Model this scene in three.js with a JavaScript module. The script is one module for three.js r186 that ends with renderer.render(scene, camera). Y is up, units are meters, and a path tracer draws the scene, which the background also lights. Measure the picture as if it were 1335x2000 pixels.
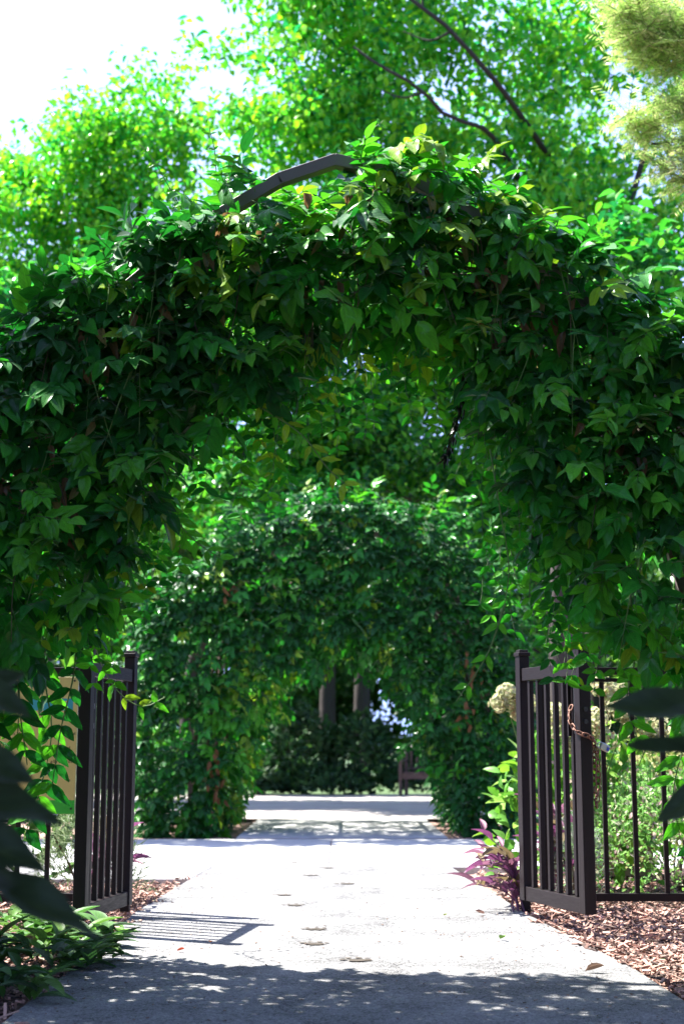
import * as THREE from 'three';
import { RoundedBoxGeometry } from 'three/addons/geometries/RoundedBoxGeometry.js';
import { mergeGeometries } from 'three/addons/utils/BufferGeometryUtils.js';

// ---------- camera, sky, sun, exposure ----------
const scene = new THREE.Scene();
const camera = new THREE.PerspectiveCamera(39.6, 683 / 1024, 0.1, 400);
camera.position.set(0, 0.87, 0);
camera.rotation.x = Math.atan(462 / 2778);
camera.focus = 6.2;
camera.userData.fStop = 3.0;
const SUN = new THREE.Vector3(-0.76, 1.36, -0.39).normalize();   // in front of the viewer and to the left, 58 degrees up
{
  const W = 512, H = 256, data = new Float32Array(W * H * 4), d = new THREE.Vector3();
  const zen = [0.018, 0.042, 0.22], hor = [0.175, 0.24, 0.46];
  for (let j = 0; j < H; j++) for (let i = 0; i < W; i++) {
    const el = ((j + 0.5) / H - 0.5) * Math.PI, az = ((i + 0.5) / W - 0.5) * 2 * Math.PI;
    d.set(Math.cos(el) * Math.cos(az), Math.sin(el), Math.cos(el) * Math.sin(az));
    const up = Math.max(0, d.y), m = Math.pow(1 - up, 1.12), g = Math.max(0, d.dot(SUN));
    const glow = 0.5 * Math.pow(g, 40) + 0.1 * Math.pow(g, 6) + 0.17 * Math.pow(g, 2);
    for (let c = 0; c < 3; c++) data[(j * W + i) * 4 + c] = d.y > -0.02 ? zen[c] + (hor[c] - zen[c]) * m + glow : 0.08;
    data[(j * W + i) * 4 + 3] = 1;
  }
  const sky = new THREE.DataTexture(data, W, H, THREE.RGBAFormat, THREE.FloatType);
  sky.mapping = THREE.EquirectangularReflectionMapping; sky.magFilter = THREE.LinearFilter; sky.needsUpdate = true;
  scene.background = sky; scene.environment = sky;
}
const sun = new THREE.DirectionalLight(new THREE.Color(1.0, 0.965, 0.91), 4.0);
sun.position.copy(SUN).multiplyScalar(60); sun.castShadow = true; sun.shadow.radius = 1;
Object.assign(sun.shadow.camera, { left: -25, right: 25, top: 25, bottom: -45, near: 1, far: 150 });
sun.shadow.mapSize.set(4096, 4096);
scene.add(sun, sun.target);
const renderer = new THREE.WebGLRenderer({ antialias: true });
renderer.setSize(683, 1024);
renderer.toneMapping = THREE.LinearToneMapping;
renderer.toneMappingExposure = 6.6;
renderer.shadowMap.enabled = true;

// ---------- helpers ----------
function mulberry(a) { return () => { a |= 0; a = a + 0x6D2B79F5 | 0; let t = Math.imul(a ^ a >>> 15, 1 | a); t = t + Math.imul(t ^ t >>> 7, 61 | t) ^ t; return ((t ^ t >>> 14) >>> 0) / 4294967296; }; }
let R = mulberry(7);
const rr = (a, b) => a + (b - a) * R();
const gauss = () => (R() + R() + R() + R() - 2) * 0.866;
const V = (x, y, z) => new THREE.Vector3(x, y, z);
const C = (r, g, b) => new THREE.Color().setRGB(r, g, b);
const used = new Set();
function numbered(n) { if (!used.has(n)) { used.add(n); return n; } for (let k = 1; ; k++) { const m = n + '_' + String(k).padStart(3, '0'); if (!used.has(m)) { used.add(m); return m; } } }
function info(o, label, category, group) { o.userData.label = label; o.userData.category = category; if (group) o.userData.group = group; return o; }
function thing(name, label, category, pos = [0, 0, 0], turn = 0, group) {
  const o = new THREE.Group(); o.name = numbered(name); o.position.set(...pos); o.rotation.y = turn; scene.add(o);
  return info(o, label, category, group);
}
function mesh(name, geo, mat, parent) { const m = new THREE.Mesh(geo, mat); m.name = parent ? name : numbered(name); m.castShadow = m.receiveShadow = true; (parent || scene).add(m); return m; }
function structure(name, geo, mat) { const m = mesh(name, geo, mat); m.userData.kind = 'structure'; return m; }
function stuff(m) { m.userData.kind = 'stuff'; return m; }
function box(w, h, d, x = 0, y = 0, z = 0, r = 0.003) { const g = new RoundedBoxGeometry(w, h, d, 1, Math.min(r, w / 3, h / 3, d / 3)); g.translate(x, y, z); return g; }
function tube(pts, r0, r1 = r0, seg = 12, sides = 6) {
  const cur = new THREE.CatmullRomCurve3(pts.map(p => p.isVector3 ? p : V(...p)));
  const g = new THREE.TubeGeometry(cur, seg, 1, sides, false), P = g.attributes.position, c = V();
  for (let i = 0; i <= seg; i++) {
    cur.getPointAt(i / seg, c); const r = r0 + (r1 - r0) * i / seg;
    for (let j = 0; j <= sides; j++) { const k = i * (sides + 1) + j; P.setXYZ(k, c.x + (P.getX(k) - c.x) * r, c.y + (P.getY(k) - c.y) * r, c.z + (P.getZ(k) - c.z) * r); }
  }
  return g;
}
const join = gs => mergeGeometries(gs.map(g => g.index ? g.toNonIndexed() : g));
// value noise
const NT = new Float32Array(65536); { const q = mulberry(99); for (let i = 0; i < 65536; i++) NT[i] = q(); }
function vnoise(x, y, per) {
  const xi = Math.floor(x), yi = Math.floor(y), fx = x - xi, fy = y - yi, u = fx * fx * (3 - 2 * fx), v = fy * fy * (3 - 2 * fy);
  const h = (a, b) => { if (per) { a = ((a % per) + per) % per; b = ((b % per) + per) % per; } return NT[((a * 73 + b * 6151) & 65535)]; };
  return (h(xi, yi) * (1 - u) + h(xi + 1, yi) * u) * (1 - v) + (h(xi, yi + 1) * (1 - u) + h(xi + 1, yi + 1) * u) * v;
}
function fbm(x, y, o = 4, per = 0) { let s = 0, a = 0.5; for (let k = 0; k < o; k++) { s += a * vnoise(x, y, per); x *= 2; y *= 2; per *= 2; a *= 0.5; } return s / (1 - Math.pow(0.5, o)); }
function texture(n, fn, srgb = true) {
  const d = new Uint8Array(n * n * 4);
  for (let j = 0; j < n; j++) for (let i = 0; i < n; i++) { const c = fn(i / n, j / n); const k = (j * n + i) * 4; for (let q = 0; q < 3; q++) { const x = Math.max(0, Math.min(1, c[q])); d[k + q] = 255 * (srgb ? Math.pow(x, 1 / 2.2) : x); } d[k + 3] = 255; }
  const t = new THREE.DataTexture(d, n, n); t.wrapS = t.wrapT = THREE.RepeatWrapping; t.magFilter = THREE.LinearFilter; t.minFilter = THREE.LinearMipmapLinearFilter; t.generateMipmaps = true;
  if (srgb) t.colorSpace = THREE.SRGBColorSpace; t.needsUpdate = true; return t;
}
// leaves written one by one into a buffer
class Leaves {
  constructor() { this.p = []; this.c = []; this.i = []; this.u = []; }
  // o: base, d: towards the tip, n: upper face; L, W: length and width; bend: how far the tip droops; fold: V fold
  add(o, d, n, L, W, col, bend = 0.25, fold = 0.18, st = 3, belly = 0.42, wave = 0) {
    const s = V().crossVectors(d, n).normalize(), m = V().crossVectors(s, d).normalize(), b0 = this.p.length / 3;
    const put = (t, w, y) => { const x = t * L, yy = (y - bend * t * t) * L; this.p.push(o.x + d.x * x + s.x * w + m.x * yy, o.y + d.y * x + s.y * w + m.y * yy, o.z + d.z * x + s.z * w + m.z * yy); this.c.push(col.r, col.g, col.b); this.u.push(t, 0.5 + w / W); };
    put(0, 0, 0);
    for (let k = 1; k <= st; k++) {
      const t = k / (st + 1), w = W * 0.5 * Math.pow(Math.sin(Math.PI * Math.pow(t, Math.log(0.5) / Math.log(belly))), 0.85), f = fold * w / L * 2;
      const wv = wave ? wave * Math.sin(t * 13 + L * 97) * w / W * 2 : 0; put(t, -w, f + wv); put(t, 0, 0); put(t, w, f - wv * 0.7);
    }
    put(1, 0, 0);
    const I = this.i, q = (k, j) => b0 + 1 + (k - 1) * 3 + j, tip = b0 + 1 + st * 3;
    I.push(b0, q(1, 1), q(1, 0), b0, q(1, 2), q(1, 1));
    for (let k = 1; k < st; k++) for (let j = 0; j < 2; j++) I.push(q(k, j), q(k, j + 1), q(k + 1, j), q(k, j + 1), q(k + 1, j + 1), q(k + 1, j));
    I.push(q(st, 0), q(st, 1), tip, q(st, 1), q(st, 2), tip);
  }
  // a thin stem of three sides
  stem(a, b, r, col) {
    const d = V().subVectors(b, a).normalize(), s = V().crossVectors(d, Math.abs(d.y) > 0.9 ? V(1, 0, 0) : V(0, 1, 0)).normalize(), m = V().crossVectors(s, d), b0 = this.p.length / 3;
    for (const [o, k] of [[a, 1], [b, 0.6]]) for (let j = 0; j < 3; j++) { const c = Math.cos(j * 2.094) * r * k, e = Math.sin(j * 2.094) * r * k; this.p.push(o.x + s.x * c + m.x * e, o.y + s.y * c + m.y * e, o.z + s.z * c + m.z * e); this.c.push(col.r, col.g, col.b); this.u.push(0.5, 0.9); }
    for (let j = 0; j < 3; j++) { const k = (j + 1) % 3; this.i.push(b0 + j, b0 + k, b0 + 3 + j, b0 + k, b0 + 3 + k, b0 + 3 + j); }
  }
  geo() {
    const g = new THREE.BufferGeometry();
    g.setAttribute('position', new THREE.Float32BufferAttribute(this.p, 3)); g.setAttribute('color', new THREE.Float32BufferAttribute(this.c, 3)); g.setAttribute('uv', new THREE.Float32BufferAttribute(this.u, 2)); g.setIndex(this.i); g.computeVertexNormals(); return g;
  }
}
function veinAt(u, v) { const y = Math.abs(v - 0.5), mid = Math.exp(-y * y / 0.0007), f = ((u - y * 0.75) * 7) % 1, q = Math.abs((f + 1) % 1 - 0.5), side = Math.exp(-q * q / 0.006) * (1 - 0.8 * y); return [mid, side, fbm(u * 9, v * 9, 3)]; }
const veins = texture(128, (u, v) => { const [m, s, n] = veinAt(u, v); const b = 0.6 + 0.35 * n, k = Math.min(1, b + 0.2 * s); return [Math.min(1, k + 0.3 * m), Math.min(1, k + 0.22 * m), k]; });
const veinBump = texture(128, (u, v) => { const [m, s] = veinAt(u, v); const k = 0.8 - 0.5 * m - 0.35 * s; return [k, k, k]; }, false);
function leafMat(through, coat = 0.0, coatRough = 0.35, veined = true) { return new THREE.MeshPhysicalMaterial({ ...(veined ? { map: veins, bumpMap: veinBump, bumpScale: 0.002 } : {}), color: 0xffffff, vertexColors: true, roughness: 0.95, transmission: through, thickness: 0, clearcoat: coat, clearcoatRoughness: coatRough, specularIntensity: 0.3, side: THREE.DoubleSide }); }
const randDir = () => { const z = rr(-1, 1), a = rr(0, 6.283), s = Math.sqrt(1 - z * z); return V(Math.cos(a) * s, z, Math.sin(a) * s); };

// ---------- materials ----------
const M = {};
M.vine = leafMat(0.5, 0.4, 0.22);
M.treeLeaf = leafMat(0.6, 0.55, 0.25, false);
M.herb = leafMat(0.4, 0.3, 0.4);
M.bigLeaf = leafMat(0.2, 0.2, 0.35);
M.bark = new THREE.MeshStandardMaterial({ color: C(0.024, 0.017, 0.013), roughness: 0.9, bumpMap: texture(256, (u, v) => { const n = fbm(u * 24, v * 5, 4, 0); return [n, n, n]; }, false), bumpScale: 0.02 });
M.vineStem = new THREE.MeshStandardMaterial({ color: C(0.07, 0.05, 0.03), roughness: 0.9 });
M.greenStem = new THREE.MeshStandardMaterial({ color: C(0.09, 0.17, 0.04), roughness: 0.7 });
M.dry = leafMat(0.25); 
const wear = texture(256, (u, v) => { const n = 0.28 + 0.3 * fbm(u * 16, v * 16, 4, 16); return [n, n, n]; }, false);
M.iron = new THREE.MeshPhysicalMaterial({ color: C(0.014, 0.0103, 0.0112), specularIntensity: 0.3, roughness: 1, roughnessMap: wear });
M.archIron = new THREE.MeshStandardMaterial({ color: C(0.14, 0.1, 0.095), roughness: 0.5 });
M.chain = new THREE.MeshStandardMaterial({ color: C(0.16, 0.075, 0.05), metalness: 0.5, roughness: 0.55 });
M.steel = new THREE.MeshStandardMaterial({ color: C(0.45, 0.45, 0.45), metalness: 0.8, roughness: 0.4 });
M.black = new THREE.MeshStandardMaterial({ color: C(0.012, 0.012, 0.013), roughness: 0.5 });
// exposed aggregate: small stones of several greys in a pale paste
const agg = texture(1024, (u, v) => {
  const s = NT[((Math.floor(u * 340) * 131 + Math.floor(v * 340) * 7919) & 65535)], n = fbm(u * 8, v * 8, 4, 8), f = fbm(u * 128, v * 128, 2, 128);
  const st = fbm(u * 3 + 5, v * 3 + 9, 4, 0), b = 0.142 + 0.16 * (n - 0.5) - (st > 0.6 ? 0.12 * (st - 0.6) : 0) + 0.14 * (f - 0.5) + (s > 0.8 ? -0.08 : s < 0.12 ? 0.07 : 0);
  return [b * 1.0, b * 0.985, b * 0.97];
});
const aggBump = texture(1024, (u, v) => { const f = fbm(u * 160, v * 160, 2, 160); return [f, f, f]; }, false);
for (const t of [agg, aggBump]) t.repeat.set(1 / 1.6, 1 / 1.6);
M.aggregate = new THREE.MeshStandardMaterial({ map: agg, bumpMap: aggBump, bumpScale: 0.004, roughness: 0.9 });
const smooth = texture(512, (u, v) => { const n = fbm(u * 6, v * 6, 5, 6), f = fbm(u * 90, v * 90, 2, 90), b = 0.33 + 0.16 * (n - 0.5) + 0.08 * (f - 0.5); return [b, b * 0.985, b * 0.96]; });
smooth.repeat.set(1 / 3.1, 1 / 3.1);
M.concrete = new THREE.MeshStandardMaterial({ map: smooth, roughness: 0.88 });
M.warmConcrete = new THREE.MeshStandardMaterial({ map: smooth, color: C(1, 0.9, 0.84), roughness: 0.88 });
const mulchT = texture(1024, (u, v) => {
  const a = fbm(u * 90 + 3 * fbm(u * 20, v * 20, 2, 20), v * 34, 3, 0), b = fbm(u * 30, v * 100, 3, 0), n = fbm(u * 7, v * 7, 3, 7), k = Math.max(a, b) * 0.9 + 0.25 * n - 0.25;
  return [0.08 + 0.4 * k, 0.05 + 0.25 * k, 0.04 + 0.19 * k];
});
const mulchB = texture(512, (u, v) => { const a = Math.max(fbm(u * 60, v * 22, 3, 0), fbm(u * 20, v * 64, 3, 0)); return [a, a, a]; }, false);
M.mulch = new THREE.MeshStandardMaterial({ map: mulchT, bumpMap: mulchB, bumpScale: 0.03, roughness: 1 });
M.chip = new THREE.MeshStandardMaterial({ color: 0xffffff, roughness: 0.95 });
M.grass = new THREE.MeshStandardMaterial({ map: texture(512, (u, v) => { const f = fbm(u * 120, v * 120, 3, 120), n = fbm(u * 10, v * 10, 3, 10), k = 0.5 * f + 0.5 * n; return [0.02 + 0.04 * k, 0.04 + 0.08 * k, 0.012 + 0.015 * k]; }), roughness: 1 });
M.wood = new THREE.MeshStandardMaterial({ color: C(0.075, 0.045, 0.042), roughness: 0.8, bumpMap: texture(256, (u, v) => { const n = fbm(u * 4, v * 60, 4, 0); return [n, n, n]; }, false), bumpScale: 0.004 });

// ---------- the setting ----------
function sheet(pts, y, mat, name, thick = 0) {
  const s = new THREE.Shape(pts.map(([x, z]) => new THREE.Vector2(x, -z)));
  const g = thick ? new THREE.ExtrudeGeometry(s, { depth: thick - 0.006, bevelEnabled: true, bevelSize: 0.006, bevelThickness: 0.006, bevelOffset: -0.006, bevelSegments: 1 }) : new THREE.ShapeGeometry(s);
  g.rotateX(-Math.PI / 2); g.translate(0, thick ? y - thick : y, 0);
  return g;
}
{
  const g = new THREE.PlaneGeometry(600, 600, 1, 1); g.rotateX(-Math.PI / 2); g.translate(0, -0.06, 0);
  const u = g.attributes.uv; for (let i = 0; i < u.count; i++) u.setXY(i, u.getX(i) * 300, u.getY(i) * 300);
  structure('ground', g, M.grass);
  // mulch bed, a bumpy sheet under everything near
  const b = new THREE.PlaneGeometry(24, 27, 240, 270); b.rotateX(-Math.PI / 2); b.translate(0, 0, -14.5);
  const P = b.attributes.position, U = b.attributes.uv;
  for (let i = 0; i < P.count; i++) { const x = P.getX(i), z = P.getZ(i); P.setY(i, -0.07 + 0.05 * fbm(x * 2.1 + 40, z * 2.1 + 80, 3) - 0.0 + 0.03 * (fbm(x * 9 + 9, z * 9 + 90, 2) - 0.5)); U.setXY(i, x / 1.4, z / 1.4); }
  b.computeVertexNormals(); structure('mulch_bed', b, M.mulch);
}
function slabs(name, list, mat, y, thick) {
  const o = new THREE.Group(); o.name = numbered(name); o.userData.kind = 'structure'; scene.add(o);
  for (const pts of list) mesh('slab', sheet(pts, y, mat, name, thick), mat, o);
  return o;
}
slabs('walkway', [
  [[-1.09, 0.6], [-1.09, -5.3], [-1.07, -6.5], [-1.10, -7.4], [-1.115, -7.83], [-1.02, -9.9], [-0.96, -10.87], [0.81, -10.87], [0.90, -9.3], [0.985, -7.79], [1.08, -6.8], [1.17, -5.85], [1.2, -5.0], [1.2, 0.6]],
], M.aggregate, 0.004, 0.1);
{
  const list = [], zA = -10.88, zB = -14.1;
  list.push([[-0.97, zA], [-0.105, zA], [-0.105, zB], [-2.2, zB], [-2.2, -9.89], [-1.03, -9.89]]);
  list.push([[-0.097, zA], [0.82, zA], [2.0, -10.75], [2.0, zB], [-0.097, zB]]);
  for (let k = 0; k < 3; k++) { list.push([[-2.208 - 2.1 * k, -9.89], [-2.208 - 2.1 * k, zB], [-4.3 - 2.1 * k, zB], [-4.3 - 2.1 * k, -9.89]]); list.push([[2.008 + 2.1 * k, -10.75], [4.1 + 2.1 * k, -10.75], [4.1 + 2.1 * k, zB], [2.008 + 2.1 * k, zB]]); }
  slabs('cross_path', list, M.concrete, 0.004, 0.1);
}
slabs('inner_walk', [[[-1.05, -14.5], [1.05, -14.5], [1.05, -18.2], [-1.05, -18.2]]], M.concrete, 0.0, 0.09);
structure('plaza', sheet([[-7, -18.21], [7, -18.21], [7, -27.6], [1, -27.9], [-2, -28.3], [-7, -27.6]], 0.002, M.concrete), M.warmConcrete);

// stamped imprints along the walkway, brown in the pale concrete
{
  const mat = new THREE.MeshStandardMaterial({ color: C(0.06, 0.048, 0.034), roughness: 1, map: texture(128, (u, v) => { const n = 0.55 + 0.9 * (fbm(u * 24, v * 24, 3, 24) - 0.3); return [n, n, n]; }) });
  const spots = [[-0.384, -11.233, 'farthest'], [-0.111, -10.714, 'second farthest'], [-0.221, -10.119, 'third farthest'], [0.015, -9.482, 'fourth farthest'], [-0.357, -8.769, 'fifth farthest'], [-0.276, -8.209, 'fourth nearest'], [-0.135, -7.141, 'third nearest'], [-0.127, -6.613, 'second nearest'], [0.058, -6.115, 'nearest']];
  spots.forEach(([x, z, w], k) => {
    R = mulberry(300 + k);
    const shapes = [], blob = (cx, cy, rx, ry, n = 14) => { const s = new THREE.Shape(); for (let i = 0; i < n; i++) { const a = i / n * 6.283, q = rr(0.72, 1.15); s[i ? 'lineTo' : 'moveTo'](cx + Math.cos(a) * rx * q, cy + Math.sin(a) * ry * q); } shapes.push(s); };
    blob(0.012, -0.015, 0.052, 0.036);
    blob(-0.052, 0.006, 0.02, 0.016, 8); blob(-0.03, 0.045, 0.015, 0.016, 8); blob(0.012, 0.054, 0.016, 0.017, 8); blob(0.05, 0.036, 0.014, 0.014, 8);
    const g = new THREE.ShapeGeometry(shapes); g.rotateX(-Math.PI / 2); g.rotateY(rr(-0.5, 0.5)); g.translate(x, 0.0085, z);
    info(mesh('paw_print', g, mat), `brown stamped print on the pale walkway, ${w} of the trail`, 'print', 'prints along the walkway');
  });
}

// ---------- gates and fences ----------
function gate(name, label, far, near, right) {
  const dx = near[0] - far[0], dz = near[1] - far[1], L = Math.hypot(dx, dz), t = thing(name, label, 'gate', [far[0], 0, far[1]], Math.atan2(-dz, dx), 'open gate leaves');
  const H = right ? 1.31 : 1.33, y0 = right ? 0.085 : 0.06;
  const post = (x, h, w) => { const p = mesh('post', box(w, h, w, x, y0 + h / 2, 0, 0.004), M.iron, t); const cg = join([box(w + 0.012, 0.022, w + 0.012, x, y0 + h + 0.011, 0, 0.005), box(w - 0.006, 0.014, w - 0.006, x, y0 + h + 0.028, 0, 0.005)]); mesh('post_cap', cg, M.iron, p); return p; };
  post(0, H - 0.035, 0.058);
  const np = post(L, H - 0.035, 0.062);
  mesh('top_rail', box(L - 0.063, 0.066, 0.04, L / 2 - 0.002, y0 + H - 0.135, 0), M.iron, t);
  mesh('bottom_rail', box(L - 0.063, 0.072, 0.044, L / 2 - 0.002, y0 + 0.036, 0), M.iron, t);
  const n = 6;
  for (let k = 1; k <= n; k++) mesh('bar', box(0.025, H - 0.245, 0.025, L * k / (n + 1), y0 + 0.072 + (H - 0.241) / 2, 0, 0.002), M.iron, t);
  const inn = right ? -1 : 1;   // side that faces the walkway in the gate's own axes
  for (const y of [0.28, 1.1]) mesh('hinge', join([box(0.05, 0.19, 0.012, 0, y, -inn * 0.0355 * -1, 0.002), new THREE.CylinderGeometry(0.011, 0.011, 0.2, 10).translate(-0.03, y, inn * 0.044)]), M.iron, t);
  if (right) {
    mesh('lock_plate', join([box(0.014, 0.36, 0.052, L - 0.112, 1.11, 0, 0.002), box(0.07, 0.075, 0.052, L - 0.068, 1.222, 0, 0.002)]), M.iron, t);
    mesh('lock_case', box(0.03, 0.24, 0.034, L - 0.049, 1.06, 0, 0.004), M.black, t);
    mesh('corner_gusset', (() => { const s = new THREE.Shape([new THREE.Vector2(0, 0), new THREE.Vector2(-0.06, 0), new THREE.Vector2(0, 0.06)]); const g = new THREE.ExtrudeGeometry(s, { depth: 0.006, bevelEnabled: false }); g.translate(L - 0.0315, y0 + 0.0725, -0.003); return g; })(), M.iron, t);
    for (const [y, r] of [[1.16, 0.006], [1.06, 0.012], [1.0, 0.012]]) { const g = new THREE.CylinderGeometry(r, r, 0.006, 14); g.rotateZ(Math.PI / 2); g.translate(L + 0.032, y, 0); mesh(r < 0.01 ? 'screw' : 'bolt_hole', g, r < 0.01 ? M.steel : M.black, np); }
  } else {
    for (const y of [1.075, 0.98]) mesh('bracket', box(0.02, 0.03, 0.05, L + 0.001 - 0.042, y, 0.0, 0.003), M.steel, t);
  }
  return t;
}
const gateL = gate('garden_gate', 'open dark iron gate leaf beside the rules sign, in shade', [-1.135, -7.7], [-1.245, -7.0], false);
const gateR = gate('garden_gate', 'open dark iron gate leaf with lock plate and hanging chain', [0.97, -7.7], [1.18, -7.05], true);

function fence(label, x0, x1, z, xs) {
  const t = thing('iron_fence', label, 'fence', [(x0 + x1) / 2, 0, z], 0, 'iron fences either side of the gates'), c = (x0 + x1) / 2, w = Math.abs(x1 - x0);
  mesh('top_rail', box(w, 0.04, 0.04, 0, 1.295, 0), M.iron, t);
  mesh('upper_rail', box(w, 0.02, 0.03, 0, 1.245, 0), M.iron, t);
  mesh('bottom_rail', box(w, 0.042, 0.04, 0, 0.075, 0), M.iron, t);
  for (const x of xs) mesh('picket', box(0.025, 1.138, 0.025, x - c, 0.096 + 1.138 / 2, 0, 0.002), M.iron, t);
  mesh('post', box(0.05, 1.3, 0.05, (x1 > 0 ? x0 : x1) - c + (x1 > 0 ? -0.026 : 0.026), 0.65, 0, 0.004), M.iron, t);
}
fence('dark iron fence with thin pickets behind the chained gate', 1.02, 3.4, -7.95, Array.from({ length: 14 }, (_, k) => 1.112 + 0.163 * k));
fence('dark iron fence behind the rules sign', -3.4, -1.2, -7.95, Array.from({ length: 12 }, (_, k) => -1.44 - 0.163 * k));

// the rules sign on the left fence: cream board, teal heading, green foot
{
  const cv = document.createElement('canvas'); cv.width = 640; cv.height = 880; const x = cv.getContext('2d');
  x.fillStyle = '#b9ad68'; x.fillRect(0, 0, 640, 880);
  const px = (m) => (m + 1.99) / 0.54 * 640, py = (m) => (1.26 - m) / 0.742 * 880;
  x.fillStyle = '#2f8f9c'; x.font = 'bold 92px sans-serif'; x.textBaseline = 'middle';
  x.fillRect(px(-1.72), py(1.142), px(-1.475) - px(-1.72), 78);
  x.fillStyle = '#b9ad68'; x.font = 'bold 64px sans-serif'; x.fillText('E', px(-1.535), py(1.142) + 42);
  x.fillStyle = '#1d1b12'; x.font = 'bold 27px sans-serif';
  const line = (s, m, y) => x.fillText(s, px(m), py(y));
  line('y m', -1.765, 0.995); line('k', -1.553, 0.995);
  line('ges 12 and', -1.825, 0.951); x.textAlign = 'right'; line('ied', -1.456, 0.951); x.textAlign = 'left';
  line('pervised by', -1.825, 0.924); line('ound are allowed', -1.672, 0.873); line('Ga', -1.648, 0.848);
  line('ally be close', -1.59, 0.8); line('private', -1.592, 0.772); line('e', -1.49, 0.7);
  x.fillStyle = '#2aa32c'; x.fillRect(0, py(0.592), 640, 880);
  x.fillStyle = '#123c14'; x.font = '30px sans-serif'; x.fillText('G A R', px(-1.76), py(0.535));
  const map = new THREE.CanvasTexture(cv); map.colorSpace = THREE.SRGBColorSpace;
  const t = thing('rules_sign', 'cream notice board with black lettering and green foot on the fence', 'sign', [-1.72, 0.518, -7.885]);
  mesh('board', box(0.54, 0.742, 0.012, 0, 0.371, -0.008, 0.002), new THREE.MeshStandardMaterial({ color: C(0.5, 0.46, 0.25), roughness: 0.6 }), t);
  const f = new THREE.PlaneGeometry(0.538, 0.74); f.translate(0, 0.371, 0.0005); mesh('printed_face', f, new THREE.MeshStandardMaterial({ map, roughness: 0.55 }), t);
  for (const [sx, sy] of [[-0.25, 0.72], [0.25, 0.72], [-0.25, 0.03], [0.25, 0.03]]) { const g = new THREE.CylinderGeometry(0.006, 0.006, 0.006, 12); g.rotateX(Math.PI / 2); g.translate(sx, sy, 0.003); mesh('screw', g, M.black, t); }
}

// chain and padlock on the right gate
{
  const t = thing('gate_chain', 'rusty steel chain looped round the right gate stile', 'chain', [1.17, 1.0, -7.08]);
  const path = new THREE.CatmullRomCurve3([V(1.135, 1.08, -7.10), V(1.118, 1.035, -7.085), V(1.125, 0.985, -7.05), V(1.155, 0.945, -7.005), V(1.205, 0.925, -7.0), V(1.232, 0.89, -7.05), V(1.232, 0.8, -7.06), V(1.228, 0.7, -7.06), V(1.233, 0.6, -7.06)]);
  const link = (() => { const c = new THREE.CurvePath(), s = []; for (let k = 0; k < 20; k++) { const a = k / 20 * 6.283; s.push(V(Math.cos(a) * 0.0095, Math.sin(a) * 0.0095 + Math.sign(Math.sin(a)) * 0.0085, 0)); } return new THREE.TubeGeometry(new THREE.CatmullRomCurve3(s, true), 24, 0.0036, 6, true); })();
  const n = Math.floor(path.getLength() / 0.0275);
  const up = V(0, 1, 0), q = new THREE.Quaternion();
  const place = (curve, u, k) => { const p = curve.getPointAt(u), d = curve.getTangentAt(u), m = mesh('link', link, M.chain, t); m.position.copy(p).sub(t.position); q.setFromUnitVectors(up, d); m.quaternion.copy(q).multiply(new THREE.Quaternion().setFromAxisAngle(up, k % 2 ? 0.3 : 1.87)); };
  for (let k = 0; k < n; k++) place(path, (k + 0.5) / n, k);
  const back = new THREE.CatmullRomCurve3([V(1.246, 0.875, -7.075), V(1.253, 0.78, -7.08), V(1.25, 0.68, -7.08), V(1.24, 0.585, -7.07)]), nb = Math.floor(back.getLength() / 0.0275);
  for (let k = 0; k < nb; k++) place(back, (k + 0.5) / nb, k);
  const l = thing('padlock', 'small silver padlock with a blue mark hanging on the chain', 'padlock', [1.262, 0.895, -7.03], 0.3); l.rotation.z = -0.45;
  mesh('body', box(0.05, 0.034, 0.02, 0.025, -0.01, 0, 0.004), M.steel, l);
  mesh('shackle', new THREE.TorusGeometry(0.014, 0.0035, 6, 14, Math.PI).rotateZ(Math.PI / 2).translate(0.0005, -0.01, 0), M.steel, l);
  mesh('blue_mark', box(0.014, 0.018, 0.002, 0.04, -0.012, 0.0112, 0.0005), new THREE.MeshStandardMaterial({ color: C(0.03, 0.06, 0.4), roughness: 0.5 }), l);
}

// ---------- arches ----------
function poly(pts, w, name, mat, parent) {   // each straight length of a square-tube rib is its own part
  for (let k = 0; k + 1 < pts.length; k++) {
    const a = V(...pts[k]), b = V(...pts[k + 1]), d = V().subVectors(b, a), L = d.length(), m = mesh(name, box(w, L + 0.012, w, 0, 0, 0, 0.004), mat, parent);
    m.position.copy(a).add(b).multiplyScalar(0.5); m.quaternion.setFromUnitVectors(V(0, 1, 0), d.normalize());
  }
}
function arch(label, rib, zf, zb, w) {
  const t = thing('garden_arch', label, 'arch', [0, 0, 0]);
  for (const z of [zf, zb]) poly(rib.map(([x, y]) => [x, y, z]), w, 'rib', M.archIron, t);
  for (let k = 2; k < rib.length - 2; k++) if (Math.abs(rib[k][0]) > 0.6) mesh('purlin', box(0.03, 0.03, zf - zb - w, rib[k][0], rib[k][1] - 0.01, (zf + zb) / 2), M.archIron, t);
}
const rib1 = [[-1.62, 0], [-1.62, 1.2], [-1.42, 2.0], [-0.85, 2.66], [-0.55, 2.925], [-0.25, 3.115], [-0.026, 3.195], [0.25, 3.13], [0.55, 2.95], [0.9, 2.68], [1.42, 2.0], [1.62, 1.2], [1.62, 0]];
arch('dark metal arch frame showing through the near vine at its crest', rib1, -5.4, -6.35, 0.05);
const rib2 = [[-1.6, 0], [-1.6, 1.6], [-1.35, 2.4], [-0.75, 3.0], [-0.1, 3.3], [0.6, 3.1], [1.2, 2.55], [1.55, 1.7], [1.6, 0]];
arch('metal arch frame buried in the far vine', rib2, -15.3, -18.1, 0.05);

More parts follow.
